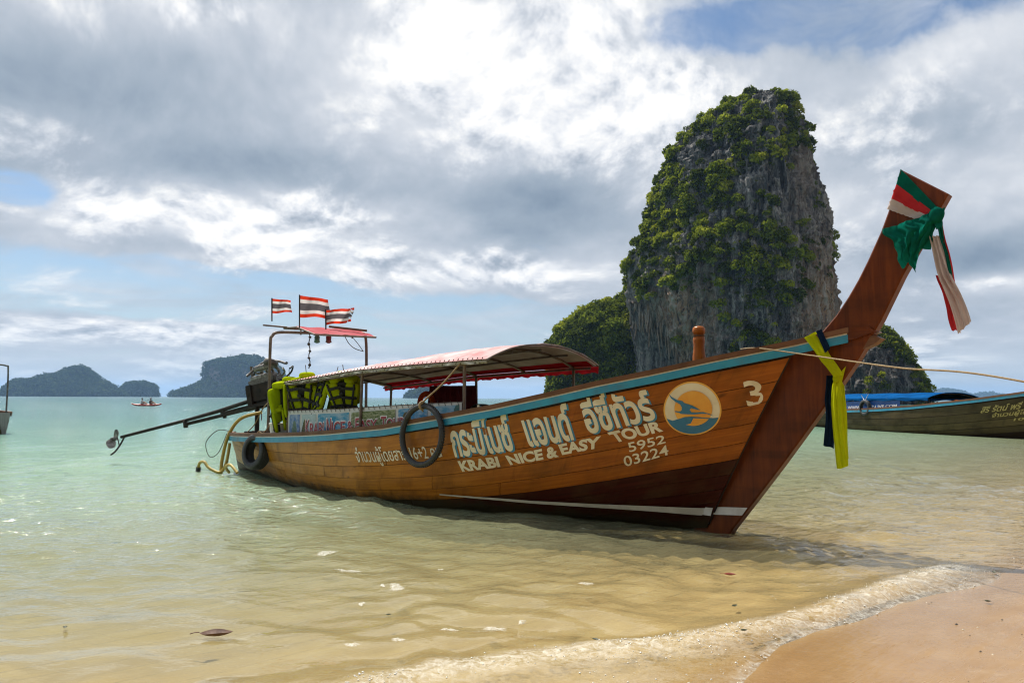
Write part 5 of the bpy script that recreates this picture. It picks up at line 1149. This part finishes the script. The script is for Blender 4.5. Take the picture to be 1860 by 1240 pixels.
r1_ = [bw(*at_gan(a, b_, .75)) for a, b_ in ((626, 610), (634, 624), (645, 633), (660, 638))]; o = obj('rope', tube(smooth_path(r1_, 24), .007, 6), MT['dark_rope']); tag(o, 'slack dark cord hanging in a curve under the gantry roof to its right post', 'rope')
r1_ = [bw(*at_gan(a, b_, .75)) for a, b_ in ((640, 612), (650, 624), (660, 638))]; o = obj('rope', tube(smooth_path(r1_, 16), .006, 6), MT['dark_rope']); tag(o, 'straight dark cord from the gantry roof to its right post', 'rope')

# ---- lime life jackets slung under the canopy
def vest(px_v, py_v, y, scale, yaw, roll, lab, q):
    x_, z_ = B.ony(px_v, py_v, y); c0 = bw(x_, y, z_); Rv = brot(yaw, 0, roll); S = scale
    L = lambda p: c0+Rv@(np.array(p)*S)
    t = thing('life_jacket', c0-Z3*.3*S, lab, 'life jacket', 'lime life jackets under the canopy')
    def pil(p, s, e1=.45, e2=.4, r=None, taper=0): 
        g = sq((0, 0, 0), np.array(s)*S, e1, e2, None, 12, 20); V = g[0]
        V[:, 0] *= 1+taper*V[:, 2]/(s[2]*S); V[:, 1] += .06*S*(V[:, 0]/(.2*S))**2*(.5)
        if r is not None: V = V@r.T
        return V@Rv.T+L(p), g[1]
    for s_ in (-1, 1):
        fp = obj('front_panel', pil((s_*.125, -.075, -.05), (.19, .065, .44), r=rotm(0, s_*(13+5*math.sin(q*2)), 0), taper=.35), MT['vest'], t)
        for k, zz_ in enumerate((-.17, -.04, .10)):
            obj('strap', pil((s_*.105, -.118, zz_), (.215, .022, .040), .2, .2, rotm(0, s_*9+6*math.sin(q+k), 0)), MT['black_strap'], fp)
        obj('webbing', pil((s_*.16, -.116, -.03), (.026, .02, .40), .2, .2, rotm(0, s_*14, 0)), MT['black_strap'], fp)
        obj('shoulder', join(pil((s_*.115, .0, .20), (.15, .20, .09), .6, .5, rotm(0, s_*12, 0))), MT['vest'], t)
    obj('back_panel', pil((0, .085, .0), (.40, .05, .46), taper=.1), MT['vest'], t)
    obj('gap_shade', pil((0, -.045, -.03), (.15, .08, .42), .3, .3), MT['black_strap'], t)  # black pad put in as the shade in the gap between front panels
    obj('collar', pil((0, .05, .24), (.24, .10, .13), .6, .5), MT['vest'], t)
    [obj('buckle', pil((0, -.125, zz_), (.06, .03, .045), .25, .25), MT['black_strap'], t) for zz_ in (-.17, .02)]
    g_ = [L((.03*math.sin(q), -.10, -.20)), L((.02, -.13, -.30)), L((-.03, -.12, -.38))]; obj('loose_strap', tube(smooth_path(g_, 8), .010*S, 5), MT['black_strap'], t)
    obj('hanging_cord', tube([L((0, .05, .28)), L((0, .05, .40))], .006, 5), MT['dark_rope'], t)
vest(521, 728, -.93, 1.28, -70, 4, 'lime life jacket hanging edge on behind the rear canopy post', 0)
vest(556, 718, -.86, 1.20, 16, 11, 'lime life jacket, second from the stern in the row under the canopy', 1)
vest(594, 715, -.86, 1.12, -22, -14, 'lime life jacket, third from the stern in the row under the canopy', 2)
vest(627, 712, -.84, 1.05, 30, 22, 'lime life jacket at the bow end of the row under the canopy', 3)
vest(508, 762, -1.02, .80, -40, 10, 'small lime life jacket hung low beside the white bucket', 4)
# bucket
p = bw(*((lambda q: (q[0], -.98, .70))(B.ony(506, 787, -.98)))); bk = thing('bucket', p, 'off white plastic bucket standing at the stern beside the banner', 'bucket')
obj('pail', lathe([(.11, 0), (.145, .26), (.15, .27), (.15, .285), (.14, .285), (.105, .02)], p, None, 24), MT['bucket'], bk); obj('rim', torus(.15, .008, p+Z3*.27, None, 28, 6), MT['bucket'], bk)
# curtain, bag and orange ring under the canopy
cu = []
for i in range(40):
    u = i/39
    for j in range(8): v = j/7; x_ = lerp(-6.05, -4.95, u)+.14*v*(u-.6); cu.append(bw(x_, 1.02+.035*math.sin(u*44)+.01*math.sin(u*19+v*3), lerp(1.60, 1.16, v)))
o = obj('curtain', (np.array(cu), grid_faces(40, 8)), MT['curtain']); tag(o, 'dark red pleated curtain gathered under the far side of the canopy', 'curtain')
p = bw(-4.75, .95, 1.16); bg_ = thing('backpack', p-Z3*.2, 'black backpack beside the dark red curtain', 'bag'); obj('body', sq(p, (.34, .24, .30), .6, .6, brot(20)), MT['black_strap'], bg_); obj('pocket', sq(p+B.fw*.02-B.pt*.13, (.22, .08, .16), .5, .5, brot(20)), MT['black_strap'], bg_)
p = bw(-6.08, .98, 1.30); o = obj('life_ring', torus(.17, .045, p, brot(0)@rotm(90, 0, 0), 36, 12), MT['orange_cloth']); tag(o, 'orange life ring half hidden behind the dark red curtain', 'life ring')
# carved mooring post on the foredeck
x_, z_ = B.ony(1270, 654, .12); pp = bw(x_, .12, z_); px0 = pp-Z3*.5
prof = [(.075, -.5), (.075, .04), (.068, .10), (.062, .17), (.070, .22), (.066, .26), (.050, .275), (.048, .285), (.066, .30), (.074, .33), (.070, .365), (.05, .385), (.02, .39)]
g = lathe(prof, pp, None, 10); cp_ = thing('mooring_post', px0, 'carved reddish wooden post with rounded head standing up from the bow', 'post'); obj('shaft', g, MT['varnish_fore'], cp_, uv=g[0][:, [2, 0]], autosmooth=50)
obj('collar', lathe([(.06, .268), (.072, .275), (.06, .29)], pp, None, 10), MT['rail'], cp_)

# ---- ribbons and sashes on the prow
def cloth_quad(q, y0, mt, name, par, nu=14, nv=24, amp=.012, nf=4, y1=None, seed=0, bulge=0.0):
    """q: TL TR BR BL measured on the photo, standing at boat offset y0 (left) .. y1 (right)"""
    y1 = y0 if y1 is None else y1; C_ = [np.array([*B.ony(a, b_, yy)]) for (a, b_), yy in zip(q, (y0, y1, y1, y0))]; P = []
    for i in range(nu):
        u = i/(nu-1)
        for j in range(nv):
            v = j/(nv-1); p = (C_[0]*(1-u)+C_[1]*u)*(1-v)+(C_[3]*(1-u)+C_[2]*u)*v; yy = y0+(y1-y0)*u
            yy += .3*amp*math.sin(nf*5.3*math.pi*u+2*v+seed*3)
            yy += amp*math.sin(nf*2*math.pi*u+1.7*math.sin(v*3+seed)+seed)*(.35+.65*math.sin(math.pi*min(1, v+.15)))-bulge*math.sin(math.pi*v)*math.sin(math.pi*u)
            e_ = (C_[1]-C_[0]); lat = (.10*math.sin(v*6+seed)+.05*math.sin(v*15+2*seed))*min(amp/.02, .8); fr_ = .008*math.sin(u*37+seed*5)*(v > .97)
            P.append(bw(p[0]+.25*amp*math.sin(v*7+seed)+e_[0]*lat*math.sin(math.pi*min(1, v*1.2)), yy, p[1]+e_[1]*lat*.5*math.sin(math.pi*min(1, v*1.2))-abs(fr_)))
    return obj(name, (np.array(P), grid_faces(nu, nv)), MT[mt], par)
kx, kz = B.ony(1700, 392, -.10); KN = bw(kx, -.10, kz)
pr_r = thing('prow_ribbons', KN-Z3*.8, 'green, red and white cloth ribbons knotted round the top of the prow', 'ribbon')
for sgn in (-1, 1):
    yy = sgn*.083; am = .006*(-1 if sgn > 0 else 1)
    cloth_quad([(1637, 308), (1703, 377), (1697, 389), (1629, 335)], yy, 'r_green', 'green_wrap', pr_r, 20, 10, am, 1.5, seed=1)
    cloth_quad([(1629, 335), (1699, 388), (1686, 394), (1620, 361)], yy*1.05, 'r_pink', 'red_wrap', pr_r, 20, 10, am, 1.5, seed=2)
    cloth_quad([(1620, 361), (1690, 394), (1668, 399), (1612, 379)], yy*1.02, 'r_white', 'white_wrap', pr_r, 20, 10, am, 1.5, seed=3)
for (a, b_, mt, nm) in (((1637, 307), (1629, 335), 'r_green', 'green_wrap'), ((1629, 335), (1620, 361), 'r_pink', 'red_wrap'), ((1620, 361), (1612, 379), 'r_white', 'white_wrap')):
    A1 = B.ony(*a, -.083); A2 = B.ony(*b_, -.083); V = [bw(A[0]-.006, y_, A[1]) for A in (A1, A2) for y_ in (-.084, 0, .084)]; obj(nm, (np.array(V), [(0, 1, 4, 3), (1, 2, 5, 4)]), MT[mt], pr_r)
g = sq(KN, (.13, .11, .16), .8, .8, brot(0, 25), 12, 16); g[0][:] += .012*(fbm(g[0]*30, 2, 4)-.5)[:, None]; obj('knot', g, MT['r_green'], pr_r)
cloth_quad([(1604, 417), (1700, 384), (1694, 425), (1640, 488)], -.17, 'r_green', 'green_drape', pr_r, 34, 26, .032, 2.6, -.11, 5, .05)
cloth_quad([(1632, 440), (1692, 405), (1664, 478), (1662, 494)], -.19, 'r_green', 'green_drape', pr_r, 14, 18, .022, 2, -.13, 6, .02)
cloth_quad([(1694, 392), (1716, 376), (1712, 410), (1700, 416)], -.13, 'r_green', 'green_end', pr_r, 10, 8, .01, 1.5, -.10, 7)
cloth_quad([(1678, 400), (1703, 396), (1690, 452), (1666, 452)], -.12, 'r_green', 'green_end', pr_r, 12, 14, .014, 2, -.10, 8)
cloth_quad([(1686, 430), (1704, 428), (1764, 582), (1738, 606)], -.10, 'r_white', 'white_tail', pr_r, 22, 44, .042, 2.8, -.05, 2)
cloth_quad([(1700, 400), (1711, 404), (1732, 508), (1724, 500)], -.07, 'r_green', 'green_tail', pr_r, 10, 30, .014, 1.6, -.03, 3)
cloth_quad([(1706, 404), (1713, 410), (1737, 520), (1728, 515)], -.03, 'r_pink', 'red_tail', pr_r, 10, 30, .014, 1.6, .0, 4)
cloth_quad([(1702, 500), (1716, 500), (1752, 596), (1730, 600)], -.02, 'r_pink', 'red_tail', pr_r, 16, 30, .036, 2.4, .03, 5)
cloth_quad([(1699, 470), (1712, 480), (1746, 606), (1733, 590)], .05, 'r_white', 'white_tail', pr_r, 12, 30, .022, 2, .08, 9)
kx, kz = B.ony(1521, 686, -.14); K2 = bw(kx, -.14, kz)
sa = thing('bow_sash', K2-Z3*.8, 'bright yellow and navy cloth sash tied round the bow, its ends hanging down', 'ribbon')
cloth_quad([(1460, 613), (1481, 602), (1532, 680), (1514, 684)], -.205, 'r_yellow', 'yellow_wrap', sa, 12, 24, .008, 2, -.17, 1, .02)
cloth_quad([(1482, 602), (1492, 597), (1508, 632), (1498, 640)], -.20, 'r_navy', 'navy_wrap', sa, 8, 12, .006, 1, -.18, 2)
cloth_quad([(1530, 672), (1537, 664), (1530, 690), (1524, 690)], -.12, 'r_yellow', 'yellow_wrap', sa, 8, 10, .004, 1, -.09, 2)
g = sq(K2, (.085, .07, .10), .8, .8, brot(0, 10), 10, 14); g[0][:] += .010*(fbm(g[0]*35, 2, 6)-.5)[:, None]; obj('knot', g, MT['r_yellow'], sa)
V = []; prof_ = [(686, 1514, 1529), (700, 1511, 1530), (730, 1509, 1533), (770, 1512, 1535), (810, 1516, 1538), (848, 1520, 1541)]
pa = np.array(prof_, float); yy_ = np.linspace(686, 848, 40)
for i in range(40):
    l_, r__ = np.interp(yy_[i], pa[:, 0], pa[:, 1]), np.interp(yy_[i], pa[:, 0], pa[:, 2])
    for j in range(18):
        u = j/17; f_ = .020*math.sin(u*4.6*math.pi+.6*math.sin(i*.12))*min(1, .3+i/12); q = B.ony(l_+(r__-l_)*u, yy_[i]+3*math.sin(u*3+1), -.15); V.append(bw(q[0]-.3*f_, -.15+f_, q[1]))
obj('yellow_tail', (np.array(V), grid_faces(40, 18)), MT['r_yellow'], sa)
cloth_quad([(1528, 690), (1534, 700), (1542, 832), (1533, 836)], -.11, 'r_yellow', 'yellow_tail', sa, 8, 24, .010, 1.5, -.10, 5)
cloth_quad([(1501, 682), (1518, 682), (1515, 813), (1496, 808)], -.10, 'r_navy', 'navy_tail', sa, 14, 26, .016, 2.4, -.08, 3)
# mooring line from the bow rail to the beach
x0, z0 = B.ony(1378, 636, -.34); P0 = bw(x0, -.34, z0+.02); P1 = at_y(1470, 645, 7.55); PE = at_y(1860, 693, 5.2); PF = PE+(PE-P1)*1.2-Z3*.25
P0b = bw(*(lambda a: (a[0], -.12, a[1]))(B.ony(1345, 634, -.12)))
ml = obj('mooring_line', tube(smooth_path([P0b, P0, P1, (P1+PE)/2-Z3*.012, PE, PF], 90), .0070, 8), MT['rope']); tag(ml, 'tan mooring rope running from the bow rail out to the right', 'rope')

# ================================================================ the other longtail boats
def small_boat(h, name_l, mats, planks, canopy_col, side, full=True, prow=True):
    b = thing('longtail_boat', h.w(-5, 0, -.3), name_l, 'boat')
    gs = [(h.P(T, V_, np.full(T.shape, -.008), s_).reshape(-1, 3), grid_faces(80, 24)) for s_ in (-1, 1)]; hl = obj('hull', join(*gs), MT['old_dark'], b, uv=np.zeros((3840, 2)))
    nP = planks
    for s_ in (-1, 1):
        for i in range(nP):
            v0, v1 = .05+i*.85/nP, .05+(i+1)*.85/nP
            g, uv = strake(h, .0, .9985, v0+.004, v1-.004, s_, .016+.008*(i % 2), 44, 3); obj('plank', g, MT[mats[0] if i < nP*.55 else mats[1]], hl, uv=uv, autosmooth=40)
        for nm, dout, dz, w_, h_, mt in (('cap_rail', .005, .005, .11, .06, 'rail'), ('rail_band', .036, -.07, .034, .09, mats[2])):
            P = sheer_path(h, 60, s_, dout, dz, .0, 1); S, _ = side_dirs(P, h.pt); g = ribbon_bar(P, S, Z3, w_*h.k, h_*h.k); obj(nm, g, MT[mt], b, uv=bar_uv(g[0]), autosmooth=40)
    if prow: g, uv = stem_geo(h); obj('prow', g, MT['prow'], b, uv=uv, autosmooth=35)
    return b
_bl = at_z(1418, 770); _br = at_z(1860, 796)
dirb = (_br-_bl)[:2]; phi2 = math.degrees(math.atan2(dirb[1], dirb[0])); H2 = Hull((0, 0, 0), phi2, 1.12); H2.kx = 1.62
tgt = at_z(1860, 797)[:2]; H2.o = np.array([*(tgt+np.array([math.cos(R_(phi2)), math.sin(R_(phi2))])*3.0+np.array([-math.sin(R_(phi2)), math.cos(R_(phi2))])*.62), 0])
b2 = small_boat(H2, 'olive brown longtail boat with blue canopy moored behind the bow at the right', ('old_plank', 'old_dark', 'blue_paint'), 7, None, -1)
XF2 = H2.ony(1688, 722, -1.1)[0]; XR2 = H2.ony(1470, 722, -1.1)[0]; XB0 = H2.ony(1520, 745, -1.1)[0]; XB1 = H2.ony(1636, 745, -1.1)[0]
def can2(x, a, lift=0.):
    x = np.asarray(x, float); a = np.asarray(a, float); return H2.w(x, a*1.12, np.interp(x, [-8.6, -3.6], [1.30, 1.36])+.19*(1-np.abs(a)**2.2)+lift)
G_ = np.meshgrid(np.linspace(XR2, XF2, 40), np.linspace(-1.05, 1.05, 20), indexing='ij'); obj('canopy_tarp', (can2(G_[0], G_[1], .01*np.sin(G_[0]*5)).reshape(-1, 3), grid_faces(40, 20)), MT['tarp_blue'], b2)
obj('canopy_lining', (can2(G_[0], G_[1]*.97, -.03).reshape(-1, 3), grid_faces(40, 20)), MT['tarp_dark'], b2)
for s_ in (-1, 1):
    xs_ = np.linspace(XR2, XF2, 40); top = can2(xs_, np.full(40, s_*1.05)); bot = top-Z3*(.10+.03*np.sin(xs_*8))[:, None]; obj('canopy_hem', (np.concatenate([top, bot]), [(i, i+1, 41+i, 40+i) for i in range(39)]), MT['tarp_blue'], b2)
for xh in np.linspace(XR2+.1, XF2-.1, 4):
    for s_ in (-1, 1): obj('canopy_post', tube([H2.w(xh, s_*1.05, .7), can2(xh, s_*.98, -.02)], .025, 8), MT['steel'], b2)
    obj('canopy_rib', tube(can2(np.full(16, xh), np.linspace(-.98, .98, 16), -.05), .02, 6), MT['steel'], b2)
def bn2(u, v, off=0.): x = lerp(XB0, XB1, u); zb_ = np.interp((x-XS)/(seam_x(1)-XS), _tS, SH_Z)-.02; return H2.w(x, -(1.12+off)+0*x, zb_+(1.15+.10*u-zb_)*v)
U, V2 = np.meshgrid(np.linspace(0, 1, 20), np.linspace(0, 1, 4), indexing='ij'); bb2 = obj('side_banner', (bn2(U, V2).reshape(-1, 3), grid_faces(20, 4)), MT['sign_blue'], b2)
for s, u0, u1 in (('S', .10, .15), ('WWW.', .20, .42), ('N', .60, .65), ('IVE.COM', .68, .96)):
    Vt, F = text_geo(s, .02); Ut, _ = fit((Vt, F), None, (Vt[:, 1].min(), Vt[:, 1].max())); obj('banner_lettering', (bn2(u0+(u1-u0)*Ut[:, 0], .10+.38*Ut[:, 1], .012), F), MT['letter_white'], bb2, smooth=False)
Vt, F = text_geo('สิริ รัตน์ พรี', .02); 
def on_h2(U_, F, t0, t1, v0, v1): return H2.P(t0+(t1-t0)*U_[:, 0], v0+(v1-v0)*U_[:, 1], np.full(len(U_), .034)), F
q0 = H2.find(1782, 748); q1 = H2.find(1858, 733)
Ut, _ = fit((Vt, F), None, (0, .55)); obj('painted_word', on_h2(Ut, F, q0[0], q1[0], q0[1]+.01, q0[1]-.045), MT['yellow_letter'], b2, smooth=False)
Vt, F = text_geo('จำนวนผู้โดยสาร', .02); q0 = H2.find(1802, 756); Ut, _ = fit((Vt, F), None, (0, .55)); obj('painted_word', on_h2(Ut, F, q0[0], q0[0]+.10, q0[1]+.01, q0[1]-.03), MT['yellow_letter'], b2, smooth=False)
Vt, F = text_geo('10+2', .02); q0 = H2.find(1842, 762); Ut, _ = fit((Vt, F), None, (0, .7)); obj('painted_number', on_h2(Ut, F, q0[0], q0[0]+.045, q0[1]+.012, q0[1]-.025), MT['yellow_letter'], b2, smooth=False)
c2 = bn2(np.array(.52), np.array(.22), .12); t2 = thing('car_tyre', c2, 'black tyre hung over the blue banner of the moored boat at the right', 'tyre'); obj('tread', torus(.3, .1, c2, np.stack([H2.fw, Z3, -H2.pt], 1), 40, prof=tyre_prof(.36, .16, .12)), MT['rubber'], t2)
obj('hanging_rope', join(tube([c2+Z3*.3, c2+Z3*.62+H2.fw*.25], .014, 6), tube([c2+Z3*.3, c2+Z3*.58-H2.fw*.25], .014, 6)), MT['letter_white'], t2)
cg = [H2.w(-3.35+.3*i, -.5+.3*(i % 2), .98+.0*i) for i in range(3)]
o = obj('cargo_bundle', join(*[sq(c_+Z3*.12, (.42, .5, .40), .6, .6, rotm(0, 0, 30*i)) for i, c_ in enumerate(cg[:1])]), MT['orange_cloth']); tag(o, 'orange bundle lying in front of the blue banner', 'bundle')
o = obj('mast', join(tube([H2.w(-.55, .15, 1.4), H2.w(-.55, .15, 2.35)], .025, 6), tube([H2.w(-.55, .05, 1.95), H2.w(-.55, .25, 1.95)], .015, 6)), MT['black_iron']); tag(o, 'thin dark pole standing on the bow of the blue canopied boat', 'pole')
o = obj('mooring_bitt', tube([H2.w(-.95, .1, 1.4), H2.w(-.95, .1, 1.75), H2.w(-.95, .1, 2.05)], [.05, .035, .02], 8), MT['black_iron']); tag(o, 'short dark bitt beside the thin pole on the far boat', 'post')
# boat cut by the left edge
tl3 = at_z(6, 788); phi3 = 158.0; H3 = Hull((0, 0, 0), phi3, 1.1); H3.o = np.array([*tl3[:2], 0])+H3.k*H3.fw*10.35
b3 = small_boat(H3, 'grey longtail boat cut off by the left edge of the view', ('grey_plank', 'old_plank', 'rail'), 7, None, -1)
x, y, zt = H3.loc(np.zeros(9), np.linspace(0, .95, 9)); poly = [(-q, c) for q, c in zip(y, zt)]+[(q, c) for q, c in zip(y[::-1], zt[::-1])]
g = prism(poly, -10.37, -10.31, lambda a, q, t: H3.w(t, a, q)); obj('transom', g, MT['grey_plank'], b3, smooth=False, uv=g[0][:, [2, 0]])
obj('gantry_hoop', tube(smooth_path([H3.w(-9.95, .35, .6), H3.w(-9.95, .35, 2.1), H3.w(-9.95, .25, 2.3), H3.w(-9.95, -.25, 2.3), H3.w(-9.95, -.35, 2.1), H3.w(-9.95, -.35, .6)], 40), .03, 8), MT['grey_steel'], b3)
Pc = [H3.w(-10.0, .36, 1.35), H3.w(-10.05, .38, 1.2), H3.w(-10.15, .45, 1.05), H3.w(-10.3, .55, .95)]; o = obj('rope', tube(smooth_path(Pc, 16), [.05]*16, 8), MT['rope']); tag(o, 'thick tan rope bundle hanging at the stern of the boat at the left edge', 'rope')

# ================================================================ kayaks and their paddlers
def figure(base, yawd, shirt, lab, lean=0., s=1.0):
    """seated paddler: one continuous body grown over joints, with arms forward to the paddle"""
    a = R_(yawd); f = np.array([math.cos(a), math.sin(a), 0]); sd_ = np.array([-math.sin(a), math.cos(a), 0])
    J = lambda x, y, z_: tuple(np.array([0., 0, 0])+s*(f*x+sd_*y+Z3*z_))
    pts = [J(0, 0, .10), J(-.03, 0, .30), J(-.02+lean, 0, .48), J(lean, 0, .56), J(lean+.03, 0, .64), J(lean+.03, 0, .76), J(.02+lean, .18, .50), J(.16+lean, .27, .34), J(.36+lean, .20, .40), J(.02+lean, -.18, .50), J(.16+lean, -.27, .34), J(.36+lean, -.20, .30), J(.05, .10, .10), J(.42, .14, .30), J(.72, .12, .10), J(.05, -.10, .10), J(.42, -.14, .30), J(.72, -.12, .10)]
    ed = [(0, 1), (1, 2), (2, 3), (3, 4), (4, 5), (2, 6), (6, 7), (7, 8), (2, 9), (9, 10), (10, 11), (0, 12), (12, 13), (13, 14), (0, 15), (15, 16), (16, 17)]
    rad_ = [.14, .13, .14, .06, .09, .085, .065, .05, .035, .065, .05, .035, .09, .07, .05, .09, .07, .05]
    me = bpy.data.meshes.new('person'); me.from_pydata(pts, ed, []); o = bpy.data.objects.new('person', me); COL.objects.link(o); o.location = tuple(base)
    o.modifiers.new('skin', 'SKIN'); o.modifiers.new('sub', 'SUBSURF').levels = 1; o.modifiers['sub'].render_levels = 1
    for v, r_ in zip(me.skin_vertices[0].data, rad_): v.radius = (r_*s, r_*s)
    me.skin_vertices[0].data[0].use_root = True
    dg = bpy.context.evaluated_depsgraph_get(); dg.update(); m2 = bpy.data.meshes.new_from_object(o.evaluated_get(dg)); o.modifiers.clear(); o.data = m2
    m2.materials.clear(); m2.materials.append(MT['skin']); m2.materials.append(MT[shirt])
    for p_ in m2.polygons:
        c_ = p_.center; x_ = Vector(f).dot(c_)/s; zz_ = c_.z/s; p_.material_index = 1 if (.12 < zz_ < .57 and x_ < .14+lean) else 0; p_.use_smooth = True
    ORG[o.name] = np.array(base, float); tag(o, lab, 'person')
    hc = np.array(base)+s*(f*(lean+.02)+Z3*.755); obj('hair', sq(hc+Z3*.02*s, (.20*s, .20*s, .20*s), .9, .9, None, 8, 12), MT['hair'], o); return o
def kayak(px_k, py_k, Y, length, yawd, lab, mt='kayak_red'):
    c_ = at_y(px_k, py_k, Y); c_[2] = 0; a = R_(yawd); f = np.array([math.cos(a), math.sin(a), 0]); sd_ = np.array([-math.sin(a), math.cos(a), 0])
    k = thing('kayak', c_, lab, 'kayak'); nu, nv = 26, 12; V = []
    for i in range(nu):
        u = -1+2*i/(nu-1); wd = .38*(1-abs(u)**2.4)+.012; rise = .20*abs(u)**3
        for j in range(nv): b_ = 2*math.pi*j/nv; V.append(c_+f*u*length/2+sd_*wd*math.cos(b_)+Z3*(.12+rise+(.17*(1-.5*abs(u)**3))*math.sin(b_)))
    obj('hull', (np.array(V), grid_faces(nu, nv, False, True)+[tuple(range(nv)), tuple((nu-1)*nv+j for j in range(nv))]), MT[mt], k)
    for q in (-.7, .55): obj('seat', sq(c_+f*q+Z3*.33, (.12, .40, .30), .5, .5, np.stack([f, sd_, Z3], 1), 8, 12), MT['black_strap'], k)
    return c_, f, sd_
c_, f, sd_ = kayak(266, 734.5, 118, 4.3, 4, 'red double kayak with two paddlers crossing the bay at the left')
for q, (dx_, sh_, lab) in enumerate(((-.72, 'shirt_white', 'person in a white top paddling at the rear of the red kayak'), (.52, 'shirt_dark', 'person in a dark red vest paddling at the front of the red kayak'))):
    figure(c_+f*dx_+Z3*.2, 4, sh_, lab, .05, 1.15)
    pd = c_+f*(dx_+.42)+Z3*.60; t_ = thing('paddle', pd, lab.split(' paddling')[0].replace('person in a', 'paddle held by the person in a'), 'paddle'); a_ = (sd_*.4+f*.75*(1 if q == 0 else -.6)+Z3*.5); a_ /= np.linalg.norm(a_)
    obj('shaft', tube([pd-a_*.95, pd+a_*.95], .02, 6), MT['black_iron'], t_)
    for s_ in (-1, 1): obj('blade', sq(pd+a_*1.05*s_, (.05, .18, .40), .6, .6, np.stack([f, np.cross(a_, f), a_], 1), 8, 10), MT['shirt_white'], t_)
for (kx_, Y_, lab) in ((941, 150, 'tiny red kayak far out, seen under the boat canopy'), (1697, 150, 'tiny dark red kayak far out beside the blue canopied boat')):
    c_, f, sd_ = kayak(kx_, 728, Y_, 4.4, 8, lab)
    figure(c_+f*-.6+Z3*.2, 8, 'shirt_white', 'person in a pale top in the '+lab.split(' far')[0]+(' under the canopy' if kx_ < 1000 else ' beside the blue canopy'), .05, 1.1); figure(c_+f*.6+Z3*.2, 8, 'shirt_dark', 'person in a dark top in the '+lab.split(' far')[0]+(' under the canopy' if kx_ < 1000 else ' beside the blue canopy'), .05, 1.1)

# ================================================================ drifting leaves
MT['dry_leaf'] = pm('dry_leaf', (.16, .07, .035), (.09, .035, .02), 30, .6); MT['red_leaf'] = pm('red_leaf', (.30, .04, .015), (.2, .025, .01), 30, .6); MT['green_leaf'] = pm('green_leaf', (.05, .06, .02), (.03, .03, .01), 30, .6)
for (lx, ly, L_, yaw, mt, lab) in [(393, 1152, .19, 12, 'dry_leaf', 'large curled brown leaf floating in the shallows at the lower left'), (1326, 1042, .10, -8, 'red_leaf', 'red leaf floating in front of the bow'), (1335, 1103, .06, 50, 'green_leaf', 'small dark leaf on the clear shallows below the red leaf'), (1082, 1160, .05, -40, 'green_leaf', 'small dark leaf just behind the foam line'),
        (1352, 1163, .05, 20, 'green_leaf', 'small bluish leaf caught in the foam'), (1805, 1043, .06, 70, 'green_leaf', 'dark leaf at the far right end of the breaking wave'), (118, 1143, .05, -60, 'green_leaf', 'tiny dark leaf in the water at the left edge'), (706, 1118, .04, 30, 'green_leaf', 'tiny dark speck of leaf left of the white patches'), (1795, 1101, .05, 0, 'green_leaf', 'small leaf lying on the wet sand at the right')]:
    p = at_z(lx, ly); zb_ = max(float(sea_z(p[0], p[1])), float(sand_z(p[0], p[1])))+.012; P = []
    for i in range(11):
        u = i/10; wd = .26*math.sin(math.pi*u**.8)**.8+.005
        for j in range(5): v = (j-2)/2; P.append(((u-.5)*L_, v*wd*L_, L_*(.16*v*v*math.sin(math.pi*u)+.12*(u-.5)**2*4+.02)))
    V = np.array(P)@rotm(0, 0, yaw).T+np.array([p[0], p[1], zb_]); lf = thing('leaf', (p[0], p[1], zb_), lab, 'leaf'); obj('blade', (V, grid_faces(11, 5)), MT[mt], lf)
    st_ = np.array([[-.5*L_, 0, .03*L_+.14*L_], [-.66*L_, .03*L_, .16*L_], [-.78*L_, .02*L_, .13*L_]])@rotm(0, 0, yaw).T+np.array([p[0], p[1], zb_]); obj('stalk', tube(st_, L_*.015, 5), MT[mt], lf)
